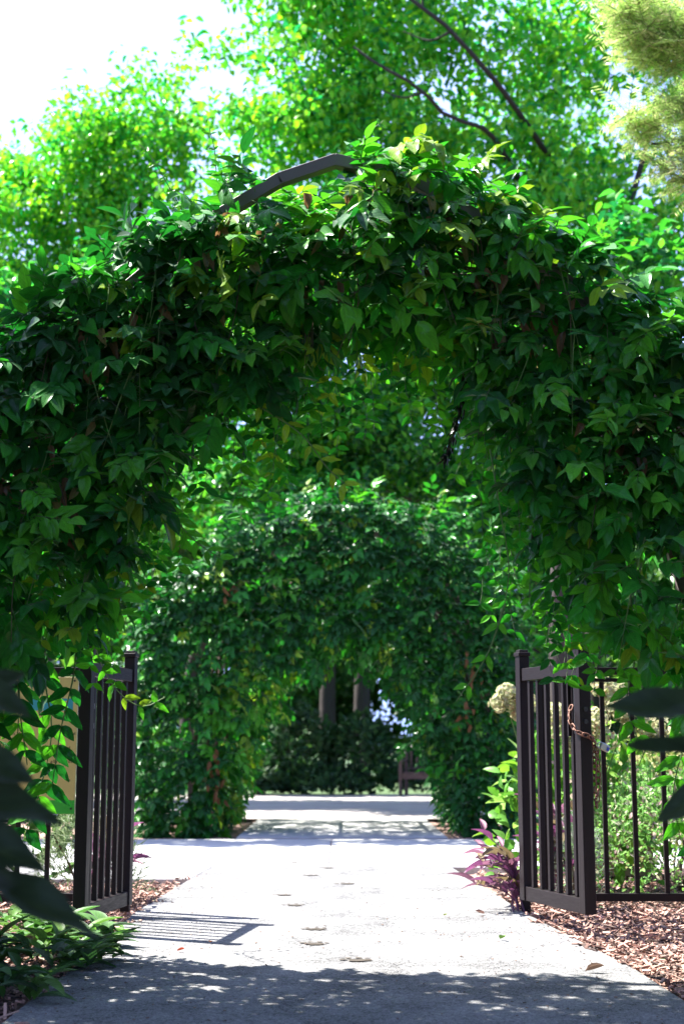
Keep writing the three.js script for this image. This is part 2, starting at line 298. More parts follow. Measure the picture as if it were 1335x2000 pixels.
// distance to a polyline (2D), with the way to it
function nearest(pts, x, y) {
  let best = 1e9, nx = 0, ny = 0;
  for (let k = 0; k + 1 < pts.length; k++) {
    const [ax, ay] = pts[k], [bx, by] = pts[k + 1], dx = bx - ax, dy = by - ay, t = Math.max(0, Math.min(1, ((x - ax) * dx + (y - ay) * dy) / (dx * dx + dy * dy))), px = ax + dx * t - x, py = ay + dy * t - y, d = px * px + py * py;
    if (d < best) { best = d; nx = px; ny = py; }
  }
  best = Math.sqrt(best); return [best, nx / (best + 1e-6), ny / (best + 1e-6)];
}
function inside(pts, x, y) { let c = false; for (let i = 0, j = pts.length - 1; i < pts.length; j = i++) { const [xi, yi] = pts[i], [xj, yj] = pts[j]; if ((yi > y) !== (yj > y) && x < (xj - xi) * (y - yi) / (yj - yi) + xi) c = !c; } return c; }

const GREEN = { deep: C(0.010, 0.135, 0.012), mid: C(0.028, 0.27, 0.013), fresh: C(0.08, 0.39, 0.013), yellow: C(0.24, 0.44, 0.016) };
function tint(list, w) { let s = 0; for (const v of w) s += v; let r = R() * s, k = 0; while (r > w[k]) { r -= w[k]; k++; } const f = rr(0.75, 1.25); return C(list[k].r * f, list[k].g * f, list[k].b * f); }
// one spray of opposite leaflets: o base, n outward
function spray(L, o, n, size, cols, w, st, leaflets = 6, each) {
  const d = n.clone().multiplyScalar(rr(0.3, 0.9)).add(V(rr(-0.55, 0.55), rr(-0.85, 0.15), rr(-0.55, 0.55))).normalize();
  const face = n.clone().multiplyScalar(0.8).add(V(rr(-0.35, 0.35), rr(0.15, 0.8), rr(-0.35, 0.35))).normalize();
  const s = V().crossVectors(d, face).normalize(), up = V().crossVectors(s, d).normalize(), len = size * rr(1.1, 1.7), col = tint(cols, w);
  const end = o.clone().addScaledVector(d, len);
  L.stem(o, end, 0.0022, M.greenStem.color);
  for (let k = 0; k < leaflets; k++) {
    const last = k === leaflets - 1, sd = k % 2 ? 1 : -1, t = last ? 1 : (Math.floor(k / 2) + 1) / (leaflets / 2 + 0.4), b = o.clone().addScaledVector(d, len * t);
    const ld = last ? d.clone() : s.clone().multiplyScalar(sd * rr(0.7, 1)).addScaledVector(d, rr(0.45, 0.9)); ld.add(V(rr(-0.25, 0.25), rr(-0.45, 0.1), rr(-0.25, 0.25))).normalize();
    const ln = up.clone().add(V(rr(-0.35, 0.35), rr(-0.2, 0.35), rr(-0.35, 0.35))).normalize(), l = size * rr(0.75, 1.25), f = rr(0.8, 1.2), c = C(col.r * f, col.g * f, col.b * f);
    (each || L).add(b, ld, ln, l, l * rr(0.42, 0.54), c, rr(0.05, 0.4), rr(0.1, 0.3), st);
  }
}
// writes each leaf as a mesh of its own under a parent
function single(parent, mat, name = 'leaf') { return { add(o, d, n, L, W, col, bend, fold) { const b = new Leaves(); b.add(V(0, 0, 0), d, n, L, W, col, bend, fold, 8, 0.4, 0.05); const m = mesh(name, b.geo(), mat, parent); m.position.copy(o).sub(parent.position); } }; }
function fill(parent, L, mat, count, opt) {
  const { outer, innerF, innerB, zf, zb, size, cols, w, st, skip } = opt;
  const x0 = Math.min(...outer.map(p => p[0])), x1 = Math.max(...outer.map(p => p[0])), y1 = Math.max(...outer.map(p => p[1]));
  let made = 0, tries = 0;
  while (made < count && tries++ < count * 60) {
    const x = rr(x0, x1), y = rr(0, y1), u = Math.pow(R(), opt.frontBias || 1.6), z = zf + (zb - zf) * u;
    const q = Math.pow(u, 0.8), inner = innerF.map((p, k) => [p[0] + (innerB[k][0] - p[0]) * q, p[1] + (innerB[k][1] - p[1]) * q]);
    const ring = outer.concat(inner.slice().reverse());
    if (!inside(ring, x, y)) continue;
    const [dO, ox, oy] = nearest(outer, x, y), [dI, ix, iy] = nearest(inner, x, y), dF = zf - z, dB = z - zb;
    const m = Math.min(dO, dI, dF, dB);
    if (m > 0.16 && R() > 0.12) continue;
    if (opt.thin && !opt.thin(x, y, z)) continue;
    const n = m === dF ? V(ox * 0.3 * (dO < dI ? 1 : 0) + ix * 0.3 * (dI < dO ? 1 : 0), 0.1, 1) : m === dO ? V(ox, oy, 0.25) : m === dI ? V(ix, iy, 0.35) : V(0, 0.1, -1);
    n.normalize();
    if (skip && skip(x, y, z)) continue;
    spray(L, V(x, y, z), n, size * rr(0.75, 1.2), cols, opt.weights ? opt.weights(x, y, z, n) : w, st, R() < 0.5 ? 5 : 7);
    made++;
  }
}
// ---- the near vine ----
R = mulberry(11);
const outer1 = [[-1.95, 0], [-2.0, 0.9], [-1.85, 1.8], [-1.36, 2.44], [-0.95, 2.76], [-0.6, 2.98], [-0.3, 3.1], [-0.03, 3.17], [0.2, 3.22], [0.45, 3.17], [0.7, 2.98], [1.0, 2.74], [1.4, 2.44], [1.85, 1.8], [2.0, 0.9], [1.95, 0]];
const innerF1 = [[-1.58, 0], [-1.55, 0.95], [-1.25, 1.22], [-0.88, 1.28], [-0.82, 1.5], [-0.72, 1.78], [-0.6, 2.08], [-0.4, 2.2], [-0.2, 2.28], [-0.06, 2.5], [0.1, 2.6], [0.42, 2.6], [0.58, 2.3], [0.66, 1.92], [0.74, 1.6], [0.86, 1.34], [1.2, 1.22], [1.52, 0.95], [1.56, 0]];
const innerB1 = [[-1.6, 0], [-1.58, 0.95], [-1.5, 1.25], [-1.4, 1.45], [-1.32, 1.65], [-1.2, 1.9], [-1.0, 2.18], [-0.78, 2.4], [-0.52, 2.54], [-0.25, 2.64], [0.1, 2.68], [0.4, 2.64], [0.64, 2.5], [0.84, 2.28], [1.0, 2.0], [1.2, 1.75], [1.4, 1.45], [1.56, 0.95], [1.6, 0]];
const vine1 = thing('climbing_vine', 'dense broad-leaved green vine smothering the near arch above the gates', 'vine', [0, 0, -5.9]);
{
  const L = new Leaves();
  const cols = [GREEN.deep, GREEN.mid, GREEN.fresh, GREEN.yellow];
  const onRib = (x, y, z) => z > -5.62 && x > -0.34 && x < 0.04 && y > 2.86 && Math.abs(y - (x < -0.25 ? 3.115 + (x + 0.25) * 0.63 : 3.115 + (x + 0.25) * 0.36)) < 0.2;
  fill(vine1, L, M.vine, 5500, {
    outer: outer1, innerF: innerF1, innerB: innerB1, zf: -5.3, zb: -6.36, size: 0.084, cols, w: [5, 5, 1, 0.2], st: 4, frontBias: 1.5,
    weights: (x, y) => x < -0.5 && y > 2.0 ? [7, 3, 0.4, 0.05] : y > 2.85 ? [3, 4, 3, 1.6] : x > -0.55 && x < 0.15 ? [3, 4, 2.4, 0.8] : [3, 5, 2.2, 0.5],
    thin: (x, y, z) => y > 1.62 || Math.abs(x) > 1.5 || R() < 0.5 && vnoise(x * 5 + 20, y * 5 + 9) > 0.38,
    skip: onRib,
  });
  R = mulberry(17);
  const edge = [[-1.2, 1.5], [-1.0, 1.45], [-0.85, 1.6], [-0.78, 1.75], [-0.7, 1.9], [-0.6, 2.1], [-0.48, 2.2], [-0.38, 2.2], [-0.28, 2.25], [-0.18, 2.3], [-0.08, 2.45], [0.02, 2.5], [0.15, 2.55], [0.28, 2.55], [0.42, 2.52], [0.52, 2.4], [0.6, 2.2], [0.66, 2.0], [0.72, 1.8], [0.78, 1.6], [0.9, 1.45], [1.05, 1.4], [1.2, 1.4], [1.35, 1.4]];
  for (let k = 0; k < 150; k++) {   // loose shoots trailing from the rim of the opening
    const [ex, ey] = edge[Math.floor(R() * edge.length)], z = rr(-6.3, -5.3), len = rr(0.12, 0.42), sway = rr(-0.5, 0.5); let p = V(ex + rr(-0.06, 0.06), ey + 0.08, z); const c = tint(cols, [1, 4, 4, 1.2]);
    for (let t = 0, i = 0; t < len; t += 0.04, i++) { const q = V(p.x + sway * 0.04 * Math.sin(t * 9 + k) + rr(-0.006, 0.006), p.y - 0.038, p.z + rr(-0.01, 0.01)); L.stem(p, q, 0.0017, M.greenStem.color); p = q; if (i % 2) for (const e of [-1, 1]) { const f = rr(0.8, 1.25), l = rr(0.04, 0.075); L.add(p.clone(), V(e * rr(0.5, 1), rr(-0.9, 0.1), rr(-0.4, 0.6)).normalize(), V(rr(-0.4, 0.4), rr(0, 0.7), 1).normalize(), l, l * 0.45, C(c.r * f, c.g * f, c.b * f), rr(0, 0.4), 0.2, 3); } }
  }
  for (let k = 0; k < 150; k++) {   // younger sprays standing off the mass, paler than the old leaves
    const a = rr(0.2, 2.95), r = rr(1.15, 1.6), x = Math.cos(a) * r * 0.95, y = 1.2 + Math.sin(a) * r * 1.22; if (y > 2.86 && x > -0.36 && x < 0.06) continue;
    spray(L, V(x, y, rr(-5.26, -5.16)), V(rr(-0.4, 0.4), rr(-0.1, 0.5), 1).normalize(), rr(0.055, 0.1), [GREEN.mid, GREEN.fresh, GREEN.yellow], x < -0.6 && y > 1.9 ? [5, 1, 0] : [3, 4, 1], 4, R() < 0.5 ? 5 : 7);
  }
  for (let k = 0; k < 130; k++) { const a = rr(0.3, 2.85), r = rr(1.15, 1.5); L.add(V(Math.cos(a) * r * 0.95, 1.25 + Math.sin(a) * r * 1.2, rr(-5.34, -5.22)), V(rr(-0.6, 0.6), -1, rr(0, 0.5)).normalize(), V(rr(-0.5, 0.5), 0.2, 1).normalize(), rr(0.05, 0.1), rr(0.02, 0.04), tint([C(0.22, 0.12, 0.05), C(0.36, 0.3, 0.12)], [2, 1]), rr(0.2, 0.8), 0.7, 3); }
  const g = L.geo(); g.translate(0, 0, 5.9); stuff(mesh('foliage', g, M.vine, vine1));
  for (let k = 0; k < 44; k++) {   // runners lying over the leaves
    const a = rr(0.25, 2.9), r = rr(1.2, 1.55), x = Math.cos(a) * r * 0.95, y = 1.2 + Math.sin(a) * r * 1.22, l = rr(0.15, 0.5), d = rr(-0.35, 0.35), z = rr(-5.26, -5.2);
    const q = tube([[x, y, z], [x + d * l * 0.4, y - l * 0.4, z + rr(0, 0.04)], [x + d * l + rr(-0.05, 0.05), y - l, z + rr(-0.03, 0.05)]], rr(0.0018, 0.0032), 0.0012, 10, 4); q.translate(0, 0, 5.9); mesh('runner', q, k % 3 ? M.greenStem : M.vineStem, vine1);
  }
  // leaves that stand out from the front, one by one
  R = mulberry(23);
  const one = single(vine1, M.vine), st = new Leaves(); let n = 0;
  const stand = [[0.78, 2.28, 2], [0.68, 2.16, 2], [-0.78, 1.98, 2], [-0.72, 1.82, 3], [-0.42, 2.52, 3], [-0.3, 2.7, 3], [-0.35, 2.4, 3], [-0.22, 2.9, 3], [0.1, 2.5, 2], [0.2, 2.6, 2], [0.95, 1.92, 2], [0.9, 1.75, 2], [1.1, 2.05, 1], [1.2, 1.8, 1], [-1.1, 1.65, 2], [-0.95, 1.55, 2], [0.35, 3.15, 3], [0.2, 3.2, 3], [0.5, 3.08, 3], [1.25, 2.5, 2], [0.62, 2.42, 1], [0.55, 2.2, 1], [-1.15, 2.2, 0], [-0.95, 2.4, 0], [-1.2, 1.95, 0], [-0.65, 2.65, 1], [1.0, 2.45, 1], [0.75, 2.7, 1], [1.25, 2.15, 1], [1.1, 1.5, 1], [-0.1, 2.75, 1], [0.05, 2.9, 1], [-1.2, 1.42, 1], [0.3, 2.85, 1]];
  for (const [x, y, k] of stand) { spray(st, V(x + rr(-0.04, 0.04), y + rr(-0.04, 0.04), rr(-5.27, -5.2)), V(rr(-0.3, 0.3), rr(-0.1, 0.4), 1).normalize(), rr(0.095, 0.125), [cols[k], cols[Math.max(0, k - 1)]], [3, 1], 6, R() < 0.5 ? 5 : 7, one); n += 6; }
  const sg = st.geo(); sg.translate(0, 0, 5.9); stuff(mesh('leaf_stalk', sg, M.herb, vine1));
  // hanging and reaching shoots
  const shoot = (pts, r, every, size, k, leafy = 1) => {
    const c = new THREE.CatmullRomCurve3(pts.map(p => V(...p))), len = c.getLength(), g = tube(pts, r, r * 0.5, 20, 5); g.translate(0, 0, 5.9); mesh('shoot', g, M.greenStem, vine1);
    for (let s = every * 0.6, i = 0; s < len && leafy; s += every, i++) {
      const p = c.getPointAt(s / len), d = c.getTangentAt(s / len), side = V().crossVectors(d, V(0, 0, 1)).normalize();
      for (const e of [-1, 1]) { const ld = side.clone().multiplyScalar(e).addScaledVector(d, rr(0.3, 0.9)).add(V(rr(-0.2, 0.2), rr(-0.5, 0), rr(-0.3, 0.3))).normalize(); one.add(p, ld, V(rr(-0.4, 0.4), rr(0.1, 0.6), 1).normalize(), size * rr(0.7, 1.2), size * rr(0.32, 0.45), tint([cols[k], cols[2]], [2, 1]), rr(0.1, 0.4), 0.2); }
    }
  };
  shoot([[0.565, 2.0, -5.33], [0.6, 1.76, -5.33], [0.631, 1.543, -5.35], [0.613, 1.407, -5.35]], 0.004, 0.075, 0.06, 1);
  shoot([[0.613, 1.407, -5.35], [0.542, 1.215, -5.35], [0.425, 1.043, -5.35]], 0.0042, 0.13, 0.07, 2);
  shoot([[-0.74, 1.9, -5.4], [-0.645, 1.748, -5.4], [-0.555, 1.649, -5.4], [-0.465, 1.589, -5.4]], 0.004, 0.055, 0.065, 2);
  shoot([[-0.35, 2.2, -5.38], [-0.153, 2.059, -5.35], [-0.054, 1.929, -5.35], [0.044, 1.839, -5.35]], 0.004, 0.065, 0.07, 3);
  shoot([[-1.18, 1.55, -6.5], [-1.12, 1.26, -6.65], [-1.028, 1.116, -6.7], [-0.926, 1.063, -6.7], [-0.827, 1.106, -6.7]], 0.004, 0.08, 0.075, 3);
  shoot([[-1.3, 1.5, -6.3], [-1.33, 1.2, -6.4], [-1.3, 0.95, -6.45], [-1.34, 0.7, -6.45], [-1.4, 0.5, -6.45]], 0.005, 0.075, 0.12, 0);
  shoot([[-1.15, 1.5, -6.2], [-1.18, 1.2, -6.3], [-1.24, 0.95, -6.35], [-1.27, 0.7, -6.35]], 0.005, 0.085, 0.12, 0);
  shoot([[-1.45, 1.5, -6.3], [-1.43, 1.15, -6.35], [-1.44, 0.9, -6.4]], 0.005, 0.08, 0.12, 1);
  shoot([[-1.52, 1.5, -6.1], [-1.5, 1.2, -6.2], [-1.53, 0.9, -6.2], [-1.48, 0.6, -6.2]], 0.005, 0.07, 0.12, 0);
  shoot([[-1.36, 1.5, -6.2], [-1.4, 1.15, -6.2], [-1.36, 0.8, -6.25]], 0.005, 0.075, 0.12, 0);
  shoot([[1.2, 1.5, -5.9], [1.22, 1.25, -5.95], [1.18, 1.05, -5.95], [1.24, 0.85, -5.95]], 0.004, 0.07, 0.11, 2);
  shoot([[1.4, 1.5, -5.9], [1.36, 1.25, -5.9], [1.42, 0.95, -5.95], [1.36, 0.7, -5.95], [1.38, 0.5, -5.95]], 0.004, 0.09, 0.11, 2);
  shoot([[0.86, 1.6, -6.3], [0.95, 1.44, -6.45], [1.06, 1.38, -6.5]], 0.004, 0.06, 0.06, 2);
  shoot([[-0.516, 3.15, -5.6], [-0.532, 3.337, -5.6], [-0.555, 3.433, -5.6]], 0.003, 0.07, 0.03, 2);
  shoot([[-0.65, 3.05, -5.6], [-0.805, 3.315, -5.6], [-0.86, 3.371, -5.6]], 0.003, 0.07, 0.03, 2);
  shoot([[0.05, 3.2, -5.5], [0.1, 3.349, -5.5], [0.169, 3.414, -5.5]], 0.003, 0.05, 0.035, 2);
  // woody stems inside the mass
  for (let k = 0; k < 26; k++) {
    const sd = k % 2 ? 1 : -1, a = rr(0.2, 1.35), x = sd * rr(1.6, 1.8), z = rr(-6.3, -5.55);
    const g = tube([[x, 0, z], [x * 0.98, 1.2, z + rr(-0.1, 0.1)], [sd * 1.4, 2.05, z + rr(-0.2, 0.2)], [sd * (1.5 - a), 2.62 + a * 0.25, z + rr(-0.2, 0.2)], [sd * (1.1 - a), 2.75 + a * 0.15, z + rr(-0.2, 0.2)]].map(([a, b, c]) => [a + rr(-0.05, 0.05), b, Math.max(-6.4, Math.min(-5.5, c))]), rr(0.008, 0.02), 0.004, 20, 5); g.translate(0, 0, 5.9); mesh('woody_stem', g, M.vineStem, vine1);
  }
  // dry roots and old runners hanging under the crest
  for (const [x, y, z, l, w] of [[0.09, 3.08, -5.34, 0.3, 0.03], [-0.13, 2.75, -5.36, 0.42, 0.025], [0.6, 2.72, -5.3, 0.45, 0.04], [0.52, 2.9, -5.32, 0.35, 0.03]]) {
    const gs = []; for (let i = 0; i < 16; i++) { const a = rr(-w, w), b = rr(-w, w); gs.push(tube([[x + a * 0.4, y + rr(-0.03, 0.03), z + b], [x + a, y - l * 0.4, z + b], [x + a * rr(0.3, 1.2), y - l * rr(0.6, 1), z + b]], 0.0016, 0.001, 6, 3)); }
    const g = join(gs); g.translate(0, 0, 5.9); mesh('dry_root', g, new THREE.MeshStandardMaterial({ color: C(0.2, 0.14, 0.09), roughness: 1 }), vine1);
  }
}
// dark hanging seed tassel in the opening
{
  const t = thing('seed_tassel', 'long dark scaly tassel hanging from the near vine into the opening', 'tassel', [0.45, 2.02, -5.7]), pts = [[0.504, 2.6, -5.7], [0.497, 2.331, -5.7], [0.457, 2.137, -5.7], [0.413, 2.019, -5.7]], c = new THREE.CatmullRomCurve3(pts.map(p => V(...p)));
  R = mulberry(31); const L = new Leaves();
  for (let k = 0; k < 190; k++) { const u = R(), p = c.getPointAt(u), d = c.getTangentAt(u), r = 0.024 * (1 - 0.5 * u), o = randDir(); p.addScaledVector(o, r * R()).sub(t.position); L.add(p, d.clone().multiplyScalar(1).addScaledVector(o, 0.6).normalize(), o, 0.035, 0.011, C(0.02, 0.022, 0.014), 0.1, 0.3, 2); }
  mesh('scale_coat', L.geo(), leafMat(0.02, 0.7, 0.25), t);
  const g = tube(pts, 0.006, 0.003, 16, 5); g.translate(-t.position.x, -t.position.y, -t.position.z); mesh('stalk', g, M.vineStem, t);
}
// ---- the far vine ----
R = mulberry(41);
const vine2 = thing('climbing_vine', 'dark vine tunnel over the far arch beyond the cross path', 'vine', [0, 0, -16]);
{
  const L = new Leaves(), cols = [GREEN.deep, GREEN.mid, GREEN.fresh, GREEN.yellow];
  const outer = [[-2.1, 0], [-2.25, 1.2], [-2.15, 2.1], [-1.75, 2.75], [-1.15, 3.2], [-0.5, 3.45], [-0.05, 3.55], [0.5, 3.45], [1.05, 3.15], [1.55, 2.8], [1.85, 2.2], [1.95, 1.2], [1.9, 0]];
  const inn = [[-1.3, 0], [-1.2, 0.45], [-1.05, 0.95], [-0.88, 1.4], [-0.58, 1.8], [-0.25, 2.02], [0, 2.08], [0.3, 2.02], [0.6, 1.82], [0.84, 1.45], [1.05, 0.95], [1.22, 0.5], [1.3, 0]];
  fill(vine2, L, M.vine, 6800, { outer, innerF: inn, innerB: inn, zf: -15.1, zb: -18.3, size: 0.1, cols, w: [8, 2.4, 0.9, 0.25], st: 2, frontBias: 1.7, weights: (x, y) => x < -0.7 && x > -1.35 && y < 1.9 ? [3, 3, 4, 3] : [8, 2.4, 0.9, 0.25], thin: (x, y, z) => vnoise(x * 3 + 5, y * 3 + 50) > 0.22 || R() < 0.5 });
  R = mulberry(43);
  for (let k = 0; k < 420; k++) {   // stray shoots that break the outline, outside and inside
    const i = Math.floor(R() * (outer.length - 1)), f = R(), o = k % 3 ? outer : inn, j = Math.min(i, o.length - 2), x = o[j][0] + (o[j + 1][0] - o[j][0]) * f, y = o[j][1] + (o[j + 1][1] - o[j][1]) * f, s = k % 3 ? 1 : -0.7, q = Math.hypot(x, y - 1) + 0.01, d = rr(0, 0.32) * (0.3 + 1.4 * vnoise(x * 2 + 7, y * 2 + 3));
    const p = V(x + x / q * d * s, Math.max(0.1, y + (y - 1) / q * d * s), rr(-16.2, -15.05)); if (p.y < 0.2) continue;
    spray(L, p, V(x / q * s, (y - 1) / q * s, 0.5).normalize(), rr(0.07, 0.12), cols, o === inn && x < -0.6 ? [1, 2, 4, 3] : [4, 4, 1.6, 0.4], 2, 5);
  }
  const g = L.geo(); g.translate(0, 0, 16); stuff(mesh('foliage', g, M.vine, vine2));
  for (let k = 0; k < 10; k++) { const sd = k % 2 ? 1 : -1, x = sd * rr(1.3, 1.7), z = rr(-16.7, -15.4); const s = tube([[x, 0, z], [x, 1.2, z], [sd * 1.25, 2.2, z], [sd * 0.6, 2.8, z + rr(-0.2, 0.2)], [0, 2.95, z]], 0.03, 0.008, 18, 5); s.translate(0, 0, 16); mesh('woody_stem', s, M.vineStem, vine2); }
  const one = single(vine2, M.vine), st = new Leaves();
  for (let k = 0; k < 36; k++) { const a = rr(0.05, 3.09), r = rr(1.3, 1.9), x = Math.cos(a) * r * 1.05, y = Math.max(0.3, 0.5 + Math.sin(a) * r * 1.45); spray(st, V(x, y, rr(-15.06, -15.0)), V(rr(-0.3, 0.3), 0.2, 1).normalize(), rr(0.1, 0.13), [cols[1], cols[2]], [2, 1.4], 6, 5, one); }
  const sg = st.geo(); sg.translate(0, 0, 16); stuff(mesh('leaf_stalk', sg, M.herb, vine2));
  // brown dead leaves caught on the front
  const D = new Leaves(); for (let k = 0; k < 60; k++) { const [x, y] = [[-1.35, 0.75], [-1.3, 0.5], [1.35, 1.7], [-1.2, 2.5], [1.3, 1.2]][k % 5]; D.add(V(x + gauss() * 0.08, y + gauss() * 0.16, -15.02 + rr(-0.05, 0.05)), V(rr(-0.6, 0.6), -1, rr(-0.2, 0.4)).normalize(), V(rr(-0.5, 0.5), 0, 1).normalize(), rr(0.08, 0.13), 0.04, C(0.2, 0.1, 0.045), 0.3, 0.5, 2); }
  const dg = D.geo(); dg.translate(0, 0, 16); stuff(mesh('dead_foliage', dg, M.dry, vine2));
}

// ---------- trees ----------
function cluster(seed, n, spread, L0, W0, cols, w, st = 2, flat = 0.6) {
  R = mulberry(seed); const L = new Leaves();
  for (let k = 0; k < n; k++) { const d = randDir(); d.y *= 0.6; d.normalize(); const o = randDir().multiplyScalar(spread * Math.cbrt(R())); o.y *= 0.7; L.add(o, d.clone().add(V(0, -0.25, 0)).normalize(), V(gauss() * flat, 1, gauss() * flat).normalize(), L0 * rr(0.7, 1.2), W0 * rr(0.8, 1.2), tint(cols, w), rr(0.1, 0.4), rr(0.1, 0.3), st); }
  return L.geo();
}
function crown(parent, geo, mat, blobs, seed, clump = 0.75, name = 'crown') {
  R = mulberry(seed); const mats = [], q = new THREE.Quaternion(), p = V(), s = V(), e = new THREE.Euler();
  for (const [x, y, z, rx, ry, rz, n] of blobs) {
    const centres = Math.max(3, Math.round(n / 16));
    for (let c = 0; c < centres; c++) {
      const d = randDir(), k = Math.cbrt(rr(0.12, 1)), cx = x + d.x * rx * k, cy = y + d.y * ry * k, cz = z + d.z * rz * k;
      for (let i = 0; i < 16; i++) { p.set(cx + gauss() * clump, cy + gauss() * clump * 0.55, cz + gauss() * clump).sub(parent.position); e.set(gauss() * 0.4, rr(0, 6.28), gauss() * 0.4); q.setFromEuler(e); s.setScalar(rr(0.75, 1.25)); mats.push(new THREE.Matrix4().compose(p, q, s)); }
    }
  }
  const m = new THREE.InstancedMesh(geo, mat, mats.length); mats.forEach((a, i) => m.setMatrixAt(i, a)); m.name = name; m.castShadow = m.receiveShadow = true; parent.add(m); return stuff(m);
}
function tree(label, base, trunk, limbs, geo, mat, blobs, seed, group, clump, name = 'tree') {
  const t = thing(name, label, 'tree', base, 0, group), off = g => { g.translate(-base[0], -base[1], -base[2]); return g; };
  const top = trunk.pts[trunk.pts.length - 1];
  mesh('trunk', off(tube([base, ...trunk.pts], trunk.r, trunk.r * 0.35, 24, 9)), M.bark, t);
  for (const l of limbs) mesh('limb', off(tube(l.pts, l.r, l.r * 0.35, 14, 6)), M.bark, t);
  crown(t, geo, mat, blobs, seed, clump);
  return t;
}
const SUNNY = [C(0.08, 0.47, 0.02), C(0.23, 0.55, 0.014), C(0.012, 0.26, 0.06)];
const leafA = cluster(51, 15, 0.3, 0.15, 0.085, SUNNY, [4, 1.4, 3]);
const leafB = cluster(52, 15, 0.32, 0.14, 0.08, [C(0.04, 0.3, 0.018), C(0.11, 0.42, 0.015), C(0.01, 0.16, 0.03)], [4, 2, 3]);
const leafC = cluster(53, 14, 0.5, 0.3, 0.17, [C(0.04, 0.16, 0.02), C(0.1, 0.25, 0.02)], [3, 2], 1);

tree('tall sunlit broadleaf tree with bare dark branches behind the near vine', [3.2, 0, -22], { pts: [[3.1, 3, -22], [2.9, 6, -21.5], [3.0, 8.6, -21]], r: 0.24 },
  [{ pts: [[3.0, 8.2, -21.6], [4.1, 9.3, -22.2], [3.3, 10.0, -21.2], [2.3, 10.69, -19.9], [1.95, 11.0, -19.7], [1.64, 11.36, -19.6], [1.35, 11.55, -19.6], [1.03, 11.86, -19.6], [0.4, 12.6, -19.9]], r: 0.075 }, { pts: [[1.64, 11.36, -19.6], [1.3, 11.2, -19.6], [0.9, 11.4, -19.7]], r: 0.022 }, { pts: [[1.2, 11.72, -19.6], [1.15, 12.1, -19.6], [0.8, 12.5, -19.7]], r: 0.02 }, { pts: [[3.2, 9.4, -22], [2.6, 9.9, -21], [2.08, 10.02, -20], [1.55, 10.1, -19.8], [1.2, 10.38, -19.6], [0.94, 10.58, -19.6], [0.55, 10.8, -19.6], [0.17, 11.15, -19.7]], r: 0.055 }, { pts: [[1.2, 10.38, -19.6], [0.9, 10.3, -19.6], [0.5, 10.5, -19.7]], r: 0.02 }, { pts: [[2.9, 6, -21.6], [4.2, 8.5, -21], [5, 11, -21]], r: 0.1 }, { pts: [[2.9, 7, -21.5], [0.5, 8.2, -21], [-1.4, 9, -21]], r: 0.09 }],
  leafA, M.treeLeaf, [[-0.5, 10.6, -21.4, 1.7, 3.8, 0.7, 640], [1.8, 11.3, -21.8, 2.6, 3.8, 0.6, 720], [4.6, 11, -21.6, 2.6, 4.2, 0.7, 850], [0.2, 7.2, -21, 2.6, 2.3, 0.6, 720], [4.2, 7.2, -21, 2.8, 2.4, 0.6, 720], [1.8, 13.5, -22, 3.5, 2, 1.2, 400]], 61, 'broadleaf trees behind the arches', 0.85);
tree('sunlit tree at the open sky, its crown stepping down to the left', [-5.2, 0, -25], { pts: [[-5.2, 3, -25], [-5, 7, -25], [-4.7, 10, -25]], r: 0.22 },
  [{ pts: [[-5, 6, -25], [-6.2, 8, -24.6], [-6.8, 9.5, -24.5]], r: 0.08 }, { pts: [[-5, 7, -25], [-3.9, 9.5, -24.8], [-3.6, 11.5, -24.8]], r: 0.08 }],
  leafA, M.treeLeaf, [[-5.3, 10.2, -25, 1.7, 2.7, 1.2, 800], [-3.6, 10.7, -25, 1.2, 2.9, 1, 700], [-7.0, 9.2, -25, 1.8, 3.0, 1.2, 760], [-5.2, 6.2, -25, 3, 2.4, 1.3, 900], [-2.4, 7.4, -25, 1.6, 3.4, 1, 650]], 62, 'broadleaf trees behind the arches', 0.65);
tree('darker broadleaf tree filling the opening above the far arch', [2.9, 0, -24], { pts: [[2.8, 2.4, -24], [1.6, 5, -23.2]], r: 0.18 },
  [{ pts: [[2.5, 3.4, -23.8], [2.6, 5.0, -22.6], [3.2, 6, -22]], r: 0.07 }, { pts: [[1.7, 4.8, -23.3], [0.2, 5.2, -22.8], [-1.2, 5.4, -22.4]], r: 0.07 }],
  leafB, M.treeLeaf, [[1.2, 5.0, -21.2, 2.4, 1.8, 1.5, 900], [-0.8, 5.1, -21.6, 1.8, 1.6, 1.4, 560], [3.2, 3.6, -20.5, 1.8, 2.2, 1.5, 520]], 63, 'broadleaf trees behind the arches', 0.45);
tree('slim dark-trunked tree behind the chained gate', [2.05, 0, -13.2], { pts: [[2.02, 1.6, -13.2], [2.1, 3.2, -13.25], [2.4, 5, -13.3]], r: 0.15 }, [{ pts: [[2.1, 3, -13.25], [3, 4.2, -13.6]], r: 0.05 }],
  leafB, M.treeLeaf, [[3.6, 5.2, -14, 1.6, 1.2, 1.2, 300]], 64, undefined, 0.4);
